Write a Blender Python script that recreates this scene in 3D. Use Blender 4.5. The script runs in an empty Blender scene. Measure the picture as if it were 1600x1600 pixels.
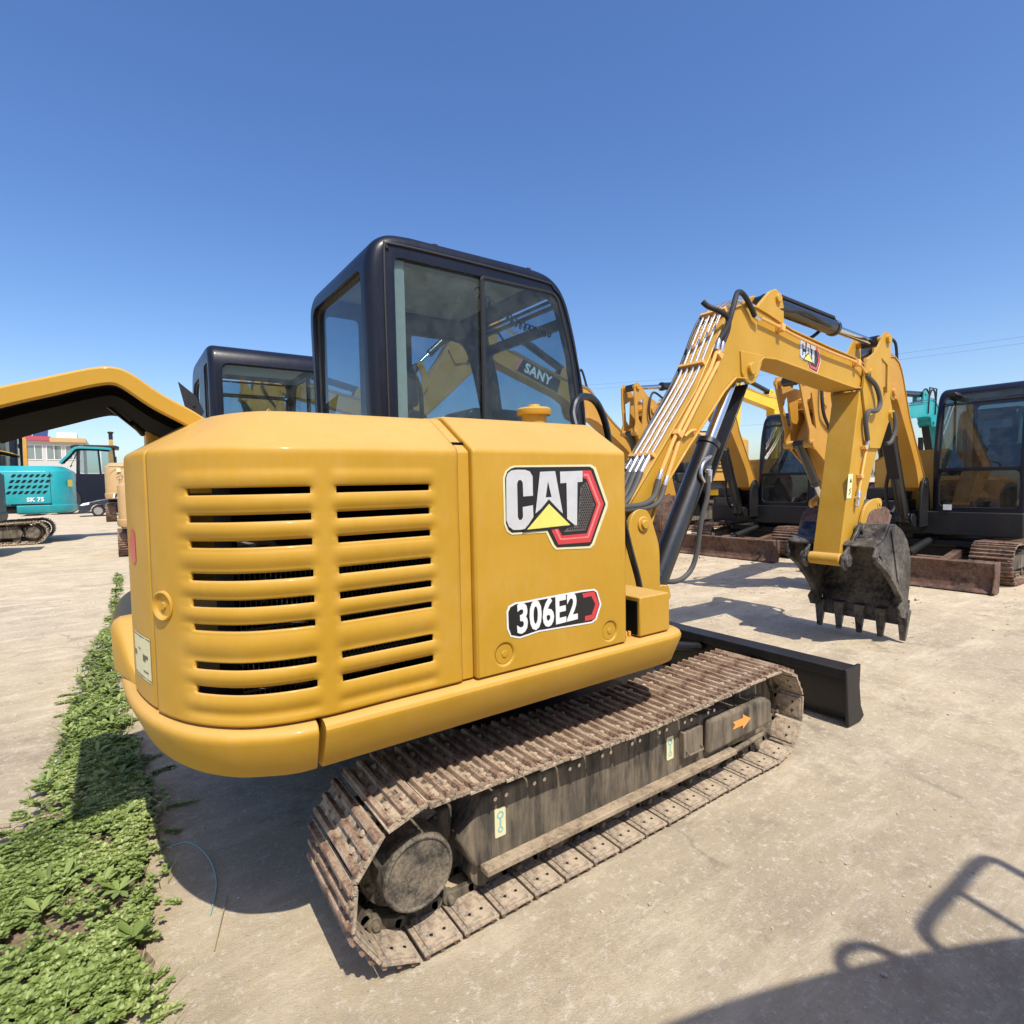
import bpy, bmesh, math, random
from mathutils import Vector, Matrix, noise
random.seed(7)
R = math.radians
S = bpy.context.scene
COL = S.collection

# ------------------------------------------------------------------ camera, sky, sun, exposure
cam_d = bpy.data.cameras.new("camera"); cam = bpy.data.objects.new("camera", cam_d); COL.objects.link(cam)
yaw, pitch, roll = R(54.933), R(2.9687), R(-1.0907)
cy_, sy_ = math.cos(yaw), math.sin(yaw)
M0 = Matrix(((sy_, -cy_, 0), (0, 0, -1), (cy_, sy_, 0)))
P0 = Matrix(((1, 0, 0), (0, math.cos(pitch), -math.sin(pitch)), (0, math.sin(pitch), math.cos(pitch))))
Q0 = Matrix(((math.cos(roll), -math.sin(roll), 0), (math.sin(roll), math.cos(roll), 0), (0, 0, 1)))
W = Q0 @ P0 @ M0                      # rows: image right, image down, forward
rot = Matrix((W[0], -W[1], -W[2])).transposed()
cam.matrix_world = Matrix.Translation((-1.65, -2.44, 1.42)) @ rot.to_4x4()
cam_d.sensor_width = 36; cam_d.lens = 36 * 877.6 / 1600
cam_d.clip_start = 0.05; cam_d.clip_end = 3000
S.camera = cam
S.render.resolution_x = S.render.resolution_y = 1024
to_sun = Vector((-0.10, -0.62, 1.0)).normalized()
wd = bpy.data.worlds.new("World"); S.world = wd; wd.use_nodes = True
wn = wd.node_tree.nodes; bg = wn["Background"]
sky = wn.new("ShaderNodeTexSky"); sky.sky_type = 'NISHITA'; sky.sun_disc = False
sky.sun_elevation = math.asin(to_sun.z); sky.sun_rotation = math.atan2(to_sun.x, to_sun.y)
sky.air_density = 1.0; sky.dust_density = 1.4; sky.ozone_density = 2.2; sky.altitude = 50
hs = wn.new('ShaderNodeHueSaturation'); hs.inputs['Hue'].default_value = 0.509; hs.inputs['Saturation'].default_value = 1.24; hs.inputs['Value'].default_value = 1.05
wd.node_tree.links.new(sky.outputs[0], hs.inputs['Color']); wd.node_tree.links.new(hs.outputs[0], bg.inputs[0]); bg.inputs[1].default_value = 0.15
sl = bpy.data.lights.new("sun", 'SUN'); sl.energy = 4.3; sl.angle = R(0.5); sl.color = (1.0, 0.945, 0.83)
so = bpy.data.objects.new("sun", sl); COL.objects.link(so)
so.rotation_euler = to_sun.to_track_quat('Z', 'Y').to_euler(); so.location = (0, -5, 12)
S.view_settings.view_transform = 'Standard'; S.view_settings.look = 'None'
S.view_settings.exposure = 0.28; S.view_settings.gamma = 1.0

# ------------------------------------------------------------------ materials
def srgb(r, g, b):
    f = lambda c: (c / 255 / 12.92) if c / 255 <= 0.04045 else ((c / 255 + 0.055) / 1.055) ** 2.4
    return (f(r), f(g), f(b), 1)
MATS = {}
class NT:
    def __init__(s, name):
        s.m = bpy.data.materials.new(name); s.m.use_nodes = True; s.t = s.m.node_tree; s.n = s.t.nodes
        s.b = s.n["Principled BSDF"]; s.out = s.n["Material Output"]
        s.tc = s.n.new("ShaderNodeTexCoord")
    def L(s, a, b): s.t.links.new(a, b)
    def noise(s, scale, detail=4, rough=0.6, vec=None, stretch=None):
        x = s.n.new("ShaderNodeTexNoise"); x.inputs['Scale'].default_value = scale
        x.inputs['Detail'].default_value = detail; x.inputs['Roughness'].default_value = rough
        v = vec or s.tc.outputs['Object']
        if stretch:
            mp = s.n.new("ShaderNodeMapping"); mp.inputs['Scale'].default_value = stretch; s.L(v, mp.inputs[0]); v = mp.outputs[0]
        s.L(v, x.inputs['Vector']); return x.outputs['Fac']
    def ramp(s, fac, stops):
        r = s.n.new("ShaderNodeValToRGB"); e = r.color_ramp.elements
        while len(e) < len(stops): e.new(0.5)
        for i, (p, c) in enumerate(stops):
            e[i].position = p; e[i].color = c if len(c) == 4 else (*c, 1)
        s.L(fac, r.inputs[0]); return r.outputs[0]
    def mix(s, fac, a, b, mode='MIX'):
        m = s.n.new("ShaderNodeMix"); m.data_type = 'RGBA'; m.blend_type = mode
        for k, v in ((0, fac), (6, a), (7, b)):
            if isinstance(v, (int, float)): m.inputs[k].default_value = v
            elif isinstance(v, tuple): m.inputs[k].default_value = v if len(v) == 4 else (*v, 1)
            else: s.L(v, m.inputs[k])
        return m.outputs[2]
    def bump(s, h, strength=0.3, dist=0.01):
        b = s.n.new("ShaderNodeBump"); b.inputs['Strength'].default_value = strength; b.inputs['Distance'].default_value = dist
        s.L(h, b.inputs['Height']); s.L(b.outputs[0], s.b.inputs['Normal'])
    def set(s, k, v):
        if isinstance(v, (int, float)): s.b.inputs[k].default_value = v
        elif isinstance(v, tuple): s.b.inputs[k].default_value = v if len(v) == 4 else (*v, 1)
        else: s.L(v, s.b.inputs[k])
BK = (0, 0, 0, 1); WH = (1, 1, 1, 1)

def paint(name, c, rough=0.32, dust=0.25, dustc=(0.42, 0.34, 0.24), coat=0.25, scale=3.0, wav=0.15, spec=0.5, top_glare=0.0):
    if name in MATS: return MATS[name]
    t = NT(name)
    n1 = t.noise(scale, 6, 0.65); n2 = t.noise(scale * 14, 5, 0.7, stretch=(1, 1, 0.25))
    f = t.mix(0.5, n1, n2)
    m = t.ramp(f, [(0.46, BK), (0.78, WH)])
    k = t.mix(1.0, m, (dust,) * 3 + (1,), 'MULTIPLY')
    base = t.mix(t.ramp(n1, [(0.3, BK), (0.7, WH)]), tuple(x * 0.93 for x in c[:3]), tuple(min(1, x * 1.05) for x in c[:3]))
    t.set('Base Color', t.mix(k, base, dustc))
    rr = t.n.new("ShaderNodeMapRange"); rr.inputs[3].default_value = rough; rr.inputs[4].default_value = min(1, rough + 0.35)
    t.L(f, rr.inputs[0]); t.set('Roughness', rr.outputs[0])
    t.set('Specular IOR Level', spec); t.set('Coat Weight', coat); t.set('Coat Roughness', 0.12)
    sc = t.ramp(t.noise(scale * 9, 8, 0.85, stretch=(3, 3, 0.5)), [(0.70, BK), (0.76, WH)])
    sm = t.ramp(t.noise(scale * 0.6, 3, 0.6), [(0.45, BK), (0.65, WH)])
    k2 = t.mix(1.0, t.mix(1.0, sc, sm, 'MULTIPLY'), (0.55,) * 3 + (1,), 'MULTIPLY')
    lk = t.b.inputs['Base Color'].links[0].from_socket
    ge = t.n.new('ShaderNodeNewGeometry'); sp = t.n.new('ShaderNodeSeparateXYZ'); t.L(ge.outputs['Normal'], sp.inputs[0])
    up = t.ramp(sp.outputs['Z'], [(0.25, BK), (0.85, (top_glare,) * 3)])          # bright sky glare painted into the base colour of upward faces
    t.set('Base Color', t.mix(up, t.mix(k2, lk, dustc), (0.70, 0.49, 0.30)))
    t.bump(t.noise(scale * 2.2, 2, 0.4), wav, 0.01)
    MATS[name] = t.m; return t.m
def metal(name, c, rough=0.25, m=1.0):
    if name in MATS: return MATS[name]
    t = NT(name); n = t.noise(25, 4, 0.6)
    t.set('Base Color', t.mix(n, c, tuple(x * 0.75 for x in c[:3]))); t.set('Metallic', m)
    rr = t.n.new("ShaderNodeMapRange"); rr.inputs[3].default_value = rough * 0.7; rr.inputs[4].default_value = rough * 1.5
    t.L(n, rr.inputs[0]); t.set('Roughness', rr.outputs[0]); MATS[name] = t.m; return t.m
def flat(name, c, rough=0.6, spec=0.5):
    if name in MATS: return MATS[name]
    t = NT(name); n = t.noise(30, 5, 0.6)
    t.set('Base Color', t.mix(n, tuple(x * 0.85 for x in c[:3]), tuple(min(1, x * 1.12) for x in c[:3]))); t.set('Roughness', rough); t.set('Specular IOR Level', spec)
    MATS[name] = t.m; return t.m
def dirty(name, cols, scale=12, rough=0.85, bump=0.5, drip=False, bias=0.0):
    """three-tone worn surface: cols = dark, mid, dust"""
    if name in MATS: return MATS[name]
    t = NT(name)
    st = (1, 1, 0.12) if drip else None
    a = t.noise(scale, 8, 0.7, stretch=st); b = t.noise(scale * 3.1, 6, 0.75, stretch=st); c = t.noise(scale * 0.35, 4, 0.6)
    x = t.mix(t.ramp(a, [(0.42, BK), (0.58, WH)]), cols[0], cols[1])
    k = t.ramp(t.mix(0.5, b, c), [(0.44 + bias, BK), (0.60 + bias, WH)])
    t.set('Base Color', t.mix(k, x, cols[2])); t.set('Roughness', rough); t.set('Specular IOR Level', 0.3)
    t.bump(t.mix(0.5, a, b), bump, 0.006); MATS[name] = t.m; return t.m
def glass(name, tint, ior=1.5, refl=1.0):
    if name in MATS: return MATS[name]
    t = NT(name); t.n.remove(t.b)
    tr = t.n.new("ShaderNodeBsdfTransparent"); tr.inputs[0].default_value = (*tint, 1)
    gl = t.n.new("ShaderNodeBsdfGlossy"); gl.inputs['Roughness'].default_value = 0.015
    df = t.n.new("ShaderNodeBsdfDiffuse"); df.inputs[0].default_value = (0.35, 0.36, 0.33, 1)
    fr = t.n.new("ShaderNodeFresnel"); fr.inputs[0].default_value = ior
    mx = t.n.new("ShaderNodeMixShader"); m2 = t.n.new("ShaderNodeMixShader")
    t.L(t.ramp(t.noise(9, 6, 0.7), [(0.40, (0.015,) * 3), (0.85, (0.11,) * 3)]), m2.inputs[0])
    t.L(tr.outputs[0], m2.inputs[1]); t.L(df.outputs[0], m2.inputs[2])
    ge = t.n.new('ShaderNodeNewGeometry'); ma = t.n.new('ShaderNodeMath'); ma.operation = 'SUBTRACT'; ma.inputs[0].default_value = 1.0; t.L(ge.outputs['Backfacing'], ma.inputs[1])
    mb_ = t.n.new('ShaderNodeMath'); mb_.operation = 'MULTIPLY'; t.L(ma.outputs[0], mb_.inputs[0]); t.L(fr.outputs[0], mb_.inputs[1])
    t.L(mb_.outputs[0], mx.inputs[0]); t.L(m2.outputs[0], mx.inputs[1]); t.L(gl.outputs[0], mx.inputs[2])
    t.L(mx.outputs[0], t.out.inputs[0]); MATS[name] = t.m; return t.m

YEL = paint('ochre_yellow_paint', (0.505, 0.274, 0.014), 0.46, 0.25, (0.60, 0.40, 0.20), 0.10, top_glare=0.22)
YELB = paint('weathered_yellow_paint', (0.52, 0.255, 0.025), 0.42, 0.35, (0.50, 0.36, 0.20), 0.1, top_glare=0.22)
YELK = paint('bright_yellow_paint', (0.82, 0.52, 0.02), 0.35, 0.2)
BEIGE = paint('faded_yellow_paint', (0.52, 0.33, 0.14), 0.5, 0.4)
TEAL = paint('teal_paint', (0.008, 0.33, 0.36), 0.35, 0.2, (0.3, 0.42, 0.38))
NAVY = paint('black_gloss_paint', (0.006, 0.008, 0.018), 0.20, 0.02, (0.25, 0.22, 0.18), 0.12, spec=0.28)
BLK = paint('black_satin_paint', (0.007, 0.007, 0.009), 0.38, 0.07, (0.25, 0.2, 0.15), 0.1)
BLKG = paint('glossy_cylinder_black', (0.006, 0.007, 0.010), 0.2, 0.06, (0.25, 0.2, 0.15), 0.5)
WORNBK = dirty('worn_black_steel', ((0.008, 0.008, 0.010), (0.040, 0.038, 0.038), (0.16, 0.145, 0.125)), 9, 0.40, 0.25)
DARK = flat('dark_void', (0.006, 0.006, 0.006), 0.9, 0.1)
RUBBER = flat('black_rubber', (0.016, 0.016, 0.018), 0.55)
HOSE = flat('grey_hose_rubber', (0.07, 0.068, 0.065), 0.6)
CHROME = metal('chrome_rod', (0.75, 0.75, 0.76), 0.12)
ZINC = metal('zinc_pipe', (0.78, 0.74, 0.70), 0.28)
TUBEY = paint('yellow_tube', (0.80, 0.42, 0.10), 0.35, 0.2)
SHOE = dirty('dusty_track_steel', ((0.075, 0.073, 0.078), (0.24, 0.17, 0.125), (0.50, 0.395, 0.28)), 16, 0.8, 0.7, bias=-0.06)
SHOE_TOP = dirty('rubbed_grouser_steel', ((0.12, 0.065, 0.045), (0.27, 0.165, 0.115), (0.47, 0.36, 0.255)), 30, 0.6, 0.4, bias=0.01)
SHOEB = dirty('rusty_track_steel', ((0.06, 0.04, 0.033), (0.22, 0.12, 0.08), (0.36, 0.25, 0.17)), 10, 0.8, 0.5)
FRAME = dirty('dusty_frame_steel', ((0.035, 0.032, 0.028), (0.095, 0.08, 0.062), (0.25, 0.20, 0.14)), 7, 0.75, 0.4, drip=True)
HUBM = dirty('speckled_hub_steel', ((0.04, 0.037, 0.033), (0.10, 0.088, 0.072), (0.26, 0.21, 0.15)), 34, 0.7, 0.3)
DUST = dirty('caked_mud', ((0.20, 0.15, 0.10), (0.34, 0.26, 0.18), (0.42, 0.33, 0.23)), 25, 0.95, 1.0)
RUST = dirty('rusty_brown_steel', ((0.045, 0.026, 0.020), (0.13, 0.065, 0.045), (0.20, 0.13, 0.095)), 6, 0.7, 0.3)
GLASS = glass('tinted_cab_glass', (0.66, 0.75, 0.79))
GLASSD = glass('dark_cab_glass', (0.58, 0.66, 0.68), 1.85)
CREAM = flat('cream_sticker', (0.75, 0.70, 0.42), 0.5)
INK = flat('sticker_black', (0.010, 0.010, 0.012), 0.35)
WHITE = flat('sticker_white', (0.80, 0.80, 0.80), 0.4)
SILV = metal('brushed_silver_print', (0.80, 0.80, 0.81), 0.4, 0.35)
REDD = flat('sticker_red', (0.62, 0.045, 0.055), 0.35)
REDL = flat('sticker_light_red', (0.75, 0.20, 0.19), 0.35)
LEMON = flat('sticker_lemon', (0.78, 0.72, 0.16), 0.4)
GREYP = flat('sticker_grey', (0.13, 0.11, 0.10), 0.5)
ORANGE = flat('orange_arrow_print', (0.80, 0.35, 0.08), 0.5)
TEALST = flat('teal_print', (0.25, 0.50, 0.48), 0.5)
CEIL = flat('beige_headlining', (0.66, 0.63, 0.52), 0.9)
SEATM = flat('black_seat_vinyl', (0.02, 0.02, 0.024), 0.6)
RADI = metal('radiator_fins', (0.10, 0.10, 0.10), 0.5, 0.6)
YELT = flat('warning_yellow', (0.80, 0.58, 0.05), 0.4)

# ------------------------------------------------------------------ mesh helpers
def catmull(pts, n=6, closed=False):
    P = [Vector(p) for p in pts]; out = []; N = len(P)
    rng = range(N if closed else N - 1)
    for i in rng:
        if closed: a, b, c, d = P[i - 1], P[i], P[(i + 1) % N], P[(i + 2) % N]
        else: a, b, c, d = P[max(i - 1, 0)], P[i], P[i + 1], P[min(i + 2, N - 1)]
        for k in range(n):
            t = k / n
            out.append(0.5 * ((2 * b) + (c - a) * t + (2 * a - 5 * b + 4 * c - d) * t * t + (3 * b - a - 3 * c + d) * t ** 3))
    if not closed: out.append(P[-1])
    return out
class MB:
    def __init__(s): s.v = []; s.f = []; s.mi = []; s.m = 0
    def add(s, vs, fs):
        o = len(s.v); s.v += [tuple(v) for v in vs]
        for f in fs: s.f.append([i + o for i in f]); s.mi.append(s.m)
        return s
    def prism(s, poly, a, b, axis='y'):
        n = len(poly)
        g = {'y': lambda p, t: (p[0], t, p[1]), 'x': lambda p, t: (t, p[0], p[1]), 'z': lambda p, t: (p[0], p[1], t)}[axis]
        vs = [g(p, a) for p in poly] + [g(p, b) for p in poly]
        fs = [list(range(n))[::-1], list(range(n, 2 * n))] + [[i, (i + 1) % n, n + (i + 1) % n, n + i] for i in range(n)]
        return s.add(vs, fs)
    def box(s, x0, x1, y0, y1, z0, z1):
        return s.prism([(x0, y0), (x1, y0), (x1, y1), (x0, y1)], z0, z1, 'z')
    def obox(s, c, sz, m=None):
        vs = [Vector((x * sz[0] / 2, y * sz[1] / 2, z * sz[2] / 2)) for z in (-1, 1) for x, y in ((-1, -1), (1, -1), (1, 1), (-1, 1))]
        if m: vs = [m @ v for v in vs]
        vs = [v + Vector(c) for v in vs]
        return s.add(vs, [[3, 2, 1, 0], [4, 5, 6, 7], [0, 1, 5, 4], [1, 2, 6, 5], [2, 3, 7, 6], [3, 0, 4, 7]])
    def bar(s, p, q, w, h, up=(0, 0, 1)):
        p, q = Vector(p), Vector(q); d = (q - p); L = d.length; d.normalize()
        y = Vector(up).cross(d)
        if y.length < 1e-4: y = Vector((1, 0, 0)).cross(d)
        y.normalize(); z = d.cross(y); m = Matrix((d, y, z)).transposed()
        return s.obox((p + q) / 2, (L, w, h), m)
    def tube(s, pts, r, seg=10, closed=False, cap=True, r2=None):
        P = [Vector(p) for p in pts]; n = len(P); rings = []
        T = []
        for i in range(n):
            a = P[i - 1] if (i > 0 or closed) else P[i]; b = P[(i + 1) % n] if (i < n - 1 or closed) else P[i]
            t = (b - a); T.append(t.normalized() if t.length > 1e-9 else Vector((0, 0, 1)))
        u = T[0].orthogonal().normalized(); vs = []
        for i in range(n):
            u = (u - T[i] * u.dot(T[i])).normalized(); w = T[i].cross(u)
            rr = r if r2 is None else r + (r2 - r) * i / (n - 1)
            for k in range(seg):
                a = 2 * math.pi * k / seg; vs.append(P[i] + (u * math.cos(a) + w * math.sin(a)) * rr)
        fs = []
        for i in range(n if closed else n - 1):
            j = (i + 1) % n
            for k in range(seg):
                l = (k + 1) % seg; fs.append([i * seg + k, i * seg + l, j * seg + l, j * seg + k])
        if cap and not closed:
            fs.append(list(range(seg))[::-1]); fs.append([(n - 1) * seg + k for k in range(seg)])
        return s.add(vs, fs)
    def cyl(s, p, q, r, seg=20, r2=None): return s.tube([p, q], r, seg, r2=r2)
    def lathe(s, prof, c, axis='y', seg=32, cap=True):
        """prof: list of (radius, height along axis)"""
        vs = []; n = len(prof); c = Vector(c)
        for r, h in prof:
            for k in range(seg):
                a = 2 * math.pi * k / seg; x, y = r * math.cos(a), r * math.sin(a)
                vs.append(c + Vector({'y': (x, h, y), 'z': (x, y, h), 'x': (h, x, y)}[axis]))
        fs = [[i * seg + k, i * seg + (k + 1) % seg, (i + 1) * seg + (k + 1) % seg, (i + 1) * seg + k] for i in range(n - 1) for k in range(seg)]
        if cap: fs.append(list(range(seg))); fs.append([(n - 1) * seg + k for k in range(seg)][::-1])
        return s.add(vs, fs)
    def band(s, path, th, a, b, closed=False):
        """strip of thickness th following a 2D path in XZ, from y=a to y=b (thickened to the left of travel)"""
        P = [Vector(p) for p in path]; n = len(P); o = []
        for i in range(n):
            t = (P[min(i + 1, n - 1)] - P[max(i - 1, 0)]).normalized(); o.append(P[i] + Vector((-t.y, t.x)) * th)
        return s.prism([tuple(p) for p in P] + [tuple(p) for p in o[::-1]], a, b)
    def sweep(s, path, sec, cap=True):
        """path: (x,y) outline, outward normal on the right of travel; sec: (inset, z)"""
        P = [Vector(p) for p in path]; n = len(P); m = len(sec); vs = []
        for i in range(n):
            t = (P[min(i + 1, n - 1)] - P[max(i - 1, 0)]).normalized(); nr = Vector((t.y, -t.x))
            for d, z in sec:
                q = P[i] - nr * d; vs.append((q.x, q.y, z))
        fs = [[i * m + j, (i + 1) * m + j, (i + 1) * m + j + 1, i * m + j + 1] for i in range(n - 1) for j in range(m - 1)]
        if cap: fs += [list(range(m)), [(n - 1) * m + j for j in range(m)][::-1]]
        return s.add(vs, fs)
    def build(s, name, mats, parent=None, bevel=0.0, seg=2, ang=35, label=None, fix=True, smooth=True):
        me = bpy.data.meshes.new(name); me.from_pydata(s.v, [], s.f)
        mats = mats if isinstance(mats, (list, tuple)) else [mats]
        for m in mats: me.materials.append(m)
        me.polygons.foreach_set('material_index', s.mi)
        if fix:
            bm = bmesh.new(); bm.from_mesh(me); bmesh.ops.recalc_face_normals(bm, faces=bm.faces); bm.to_mesh(me); bm.free()
        if smooth:
            me.polygons.foreach_set('use_smooth', [True] * len(me.polygons)); me.set_sharp_from_angle(angle=R(ang))
        me.update()
        o = bpy.data.objects.new(name, me); COL.objects.link(o)
        if parent: o.parent = parent
        if bevel:
            b = o.modifiers.new("bevel", 'BEVEL'); b.width = bevel; b.segments = seg; b.limit_method = 'ANGLE'; b.angle_limit = R(30); b.harden_normals = False
        if label: o['label'] = label
        return o
def tag(o, label, cat=None, group=None, kind=None):
    o['label'] = label
    if cat: o['category'] = cat
    if group: o['group'] = group
    if kind: o['kind'] = kind
    return o
def empty(name, loc=(0, 0, 0), rz=0, sc=(1, 1, 1), parent=None):
    o = bpy.data.objects.new(name, None); COL.objects.link(o); o.location = loc; o.rotation_euler = (0, 0, rz); o.scale = sc
    o.empty_display_size = 0.2
    if parent: o.parent = parent
    return o
def rrect(x0, x1, y0, y1, r, n=4):
    out = []
    for cx, cy, a0 in ((x1 - r, y1 - r, 0), (x0 + r, y1 - r, 90), (x0 + r, y0 + r, 180), (x1 - r, y0 + r, 270)):
        for k in range(n + 1):
            a = R(a0 + 90 * k / n); out.append((cx + r * math.cos(a), cy + r * math.sin(a)))
    return out
def roundpoly(poly, r, n=4):
    """round the corners of a polygon"""
    P = [Vector(p) for p in poly]; N = len(P); out = []
    rs = r if isinstance(r, (list, tuple)) else [r] * N
    for i in range(N):
        a, b, c = P[i - 1], P[i], P[(i + 1) % N]; u = (a - b); v = (c - b)
        d = min(rs[i], u.length * 0.45, v.length * 0.45)
        if d < 1e-5: out.append(tuple(b)); continue
        p, q = b + u.normalized() * d, b + v.normalized() * d
        for k in range(n + 1):
            t = k / n; out.append(tuple((1 - t) ** 2 * p + 2 * t * (1 - t) * b + t * t * q))
    return out
def text_mesh(body, size, mat, parent, origin, ux, uz, name='lettering', sx=1.0, offset=0.0, ext=0.0008, align='CENTER', shear=0.0):
    """flat lettering: origin = centre, ux = reading direction, uz = up direction"""
    c = bpy.data.curves.new('t', 'FONT'); c.body = body; c.space_character = 1.0 + offset * 14; c.size = size; c.align_x = align; c.align_y = 'CENTER'
    c.offset = offset; c.extrude = ext; c.shear = shear; c.resolution_u = 3
    o = bpy.data.objects.new('t', c); COL.objects.link(o)
    dg = bpy.context.evaluated_depsgraph_get(); me = bpy.data.meshes.new_from_object(o.evaluated_get(dg))
    bpy.data.objects.remove(o); me.name = name; me.materials.clear(); me.materials.append(mat)
    ux, uz = Vector(ux).normalized(), Vector(uz).normalized(); n = ux.cross(uz)
    m = Matrix((ux * sx, uz, n)).transposed().to_4x4(); m.translation = Vector(origin); me.transform(m)
    q = bpy.data.objects.new(name, me); COL.objects.link(q); q.parent = parent; return q
def boolean(o, cutters, op='DIFFERENCE'):
    for c in cutters:
        b = o.modifiers.new('cut', 'BOOLEAN'); b.operation = op; b.object = c; b.solver = 'EXACT'
    dg = bpy.context.evaluated_depsgraph_get(); me = bpy.data.meshes.new_from_object(o.evaluated_get(dg))
    o.modifiers.clear(); o.data = me
    for c in cutters: bpy.data.objects.remove(c)
    me.polygons.foreach_set('use_smooth', [True] * len(me.polygons)); me.set_sharp_from_angle(angle=R(40)); return o
DEC = {
 'border': [(-0.0019, 0.2557),(0.0077, 0.2786),(0.0269, 0.2918),(0.0448, 0.2964),(0.3802, 0.3004),(0.4037, 0.2902),(0.4631, 0.1584),(0.4582, 0.1407),(0.3905, 0.0108),(0.3727, -0.0001),(0.2122, 0.0082),(0.1982, 0.0205),(0.1701, 0.0699),(0.0289, 0.0723),(0.01, 0.0834),(-0.0006, 0.109)],
 'black': [(0.0064, 0.2556),(0.0146, 0.2757),(0.0303, 0.286),(0.046, 0.2901),(0.3739, 0.2927),(0.3913, 0.2837),(0.4502, 0.1556),(0.3801, 0.0182),(0.3676, 0.0088),(0.2172, 0.0159),(0.2062, 0.0267),(0.1765, 0.0768),(0.029, 0.0793),(0.0158, 0.0895),(0.0065, 0.1109)],
 'redo': [(0.3341, 0.2788),(0.3772, 0.2793),(0.4393, 0.1573),(0.3714, 0.0227),(0.2222, 0.0254),(0.1899, 0.0821)],
 'redi': [(0.2232, 0.0812),(0.2389, 0.0553),(0.3545, 0.055),(0.4034, 0.1554),(0.3559, 0.2487),(0.3338, 0.2566)],
 'mesh': [(0.3272, 0.2205),(0.3557, 0.2391),(0.3945, 0.1551),(0.3477, 0.067),(0.2456, 0.0667),(0.2788, 0.0885),(0.3122, 0.0859)],
 'lite': [(0.3425, 0.2667),(0.3648, 0.2678),(0.4231, 0.1566),(0.3629, 0.0389),(0.2305, 0.0397),(0.2073, 0.0797),(0.216, 0.0798),(0.2354, 0.0456),(0.356, 0.0446),(0.4123, 0.1563),(0.3578, 0.2589),(0.3424, 0.2603)],
 'C': [(0.0092, 0.2556),(0.0159, 0.2711),(0.0302, 0.2802),(0.0552, 0.2825),(0.0842, 0.2818),(0.1039, 0.2765),(0.1155, 0.2604),(0.1156, 0.1961),(0.0757, 0.1949),(0.0744, 0.2391),(0.0688, 0.2485),(0.058, 0.2487),(0.052, 0.2382),(0.0524, 0.1294),(0.0572, 0.1192),(0.0667, 0.1187),(0.0734, 0.1284),(0.0727, 0.1603),(0.1149, 0.1651),(0.1163, 0.1262),(0.0836, 0.0887),(0.0616, 0.0865),(0.0342, 0.0877),(0.0168, 0.0993),(0.0074, 0.1201)],
 'A': [(0.1248, 0.1366),(0.1467, 0.2751),(0.2119, 0.2773),(0.2435, 0.1316),(0.1839, 0.1741)],
 'Ah': [(0.1799, 0.2435),(0.1695, 0.1891),(0.1944, 0.1896)],
 'T': [(0.2334, 0.2754),(0.3367, 0.2781),(0.336, 0.2394),(0.3123, 0.2379),(0.308, 0.0874),(0.2971, 0.088),(0.2627, 0.1126),(0.2618, 0.2367),(0.2342, 0.2353)],
 'tri': [(0.1822, 0.1668),(0.2755, 0.0899),(0.0879, 0.0855)],
 'b2': [(0.0018, -0.1768),(0.0107, -0.1575),(0.0359, -0.1498),(0.0783, -0.1509),(0.1463, -0.1492),(0.3338, -0.1465),(0.3907, -0.1491),(0.4057, -0.1609),(0.4239, -0.2098),(0.3988, -0.2639),(0.3755, -0.2728),(0.1324, -0.2638),(0.0535, -0.272),(0.0154, -0.2599),(0.0026, -0.2299)],
 'k2': [(0.0088, -0.1778),(0.017, -0.1631),(0.0387, -0.1561),(0.0781, -0.1569),(0.1462, -0.1553),(0.3355, -0.1532),(0.3871, -0.1552),(0.3985, -0.1633),(0.4149, -0.2092),(0.3917, -0.2582),(0.3729, -0.2658),(0.131, -0.2574),(0.0536, -0.2654),(0.0191, -0.2546),(0.0097, -0.2299)],
 'r2': [(0.3294, -0.1576),(0.3879, -0.158),(0.4113, -0.2087),(0.3863, -0.2593),(0.3406, -0.2593),(0.3409, -0.2418),(0.3733, -0.2408),(0.3916, -0.2053),(0.3726, -0.1731),(0.3351, -0.1746)],
}

# ------------------------------------------------------------------ undercarriage
def shoe_mb(detail=2):
    b = MB(); W2 = 0.2
    if detail == 2:
        xs = [-0.066, -0.045, -0.028, -0.010, 0.010, 0.028, 0.045, 0.062]
        ys = [-W2, -0.185, -0.075, -0.045, 0.045, 0.075, 0.185, W2]
        holes = {(2, 2), (4, 2), (2, 4), (4, 4)}
        for i in range(7):
            for j in range(7):
                if (i, j) in holes: continue
                z0 = 0.0 if j not in (0, 6) else -0.001
                b.box(xs[i], xs[i + 1], ys[j], ys[j + 1], -0.004, 0.005)
        b.m = 1
        for x, h in ((-0.050, 0.021), (-0.002, 0.021), (0.046, 0.021)):
            b.prism([(x - 0.012, 0.004), (x + 0.011, 0.004), (x + 0.0065, h), (x - 0.0065, h)], -W2 + 0.008, W2 - 0.008)
        b.m = 0
        for x in (-0.028, 0.022):
            for y in (-0.115, 0.115): b.cyl((x, y, 0.004), (x, y, 0.016), 0.010, 6)
        b.box(-0.050, 0.050, -0.19, 0.19, -0.010, -0.0045)
        b.m = 2
        for x in (-0.02, 0.024): b.cyl((x, -0.15, -0.0095), (x, -0.15, -0.0115), 0.006, 8); b.cyl((x, 0.15, -0.0095), (x, 0.15, -0.0115), 0.006, 8)
    else:
        b.box(-0.064, 0.062, -W2, W2, -0.006, 0.005)
        for x in (-0.053, -0.003, 0.045):
            b.prism([(x - 0.009, 0.004), (x + 0.008, 0.004), (x + 0.005, 0.024), (x - 0.005, 0.024)], -W2, W2)
    return b
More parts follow.
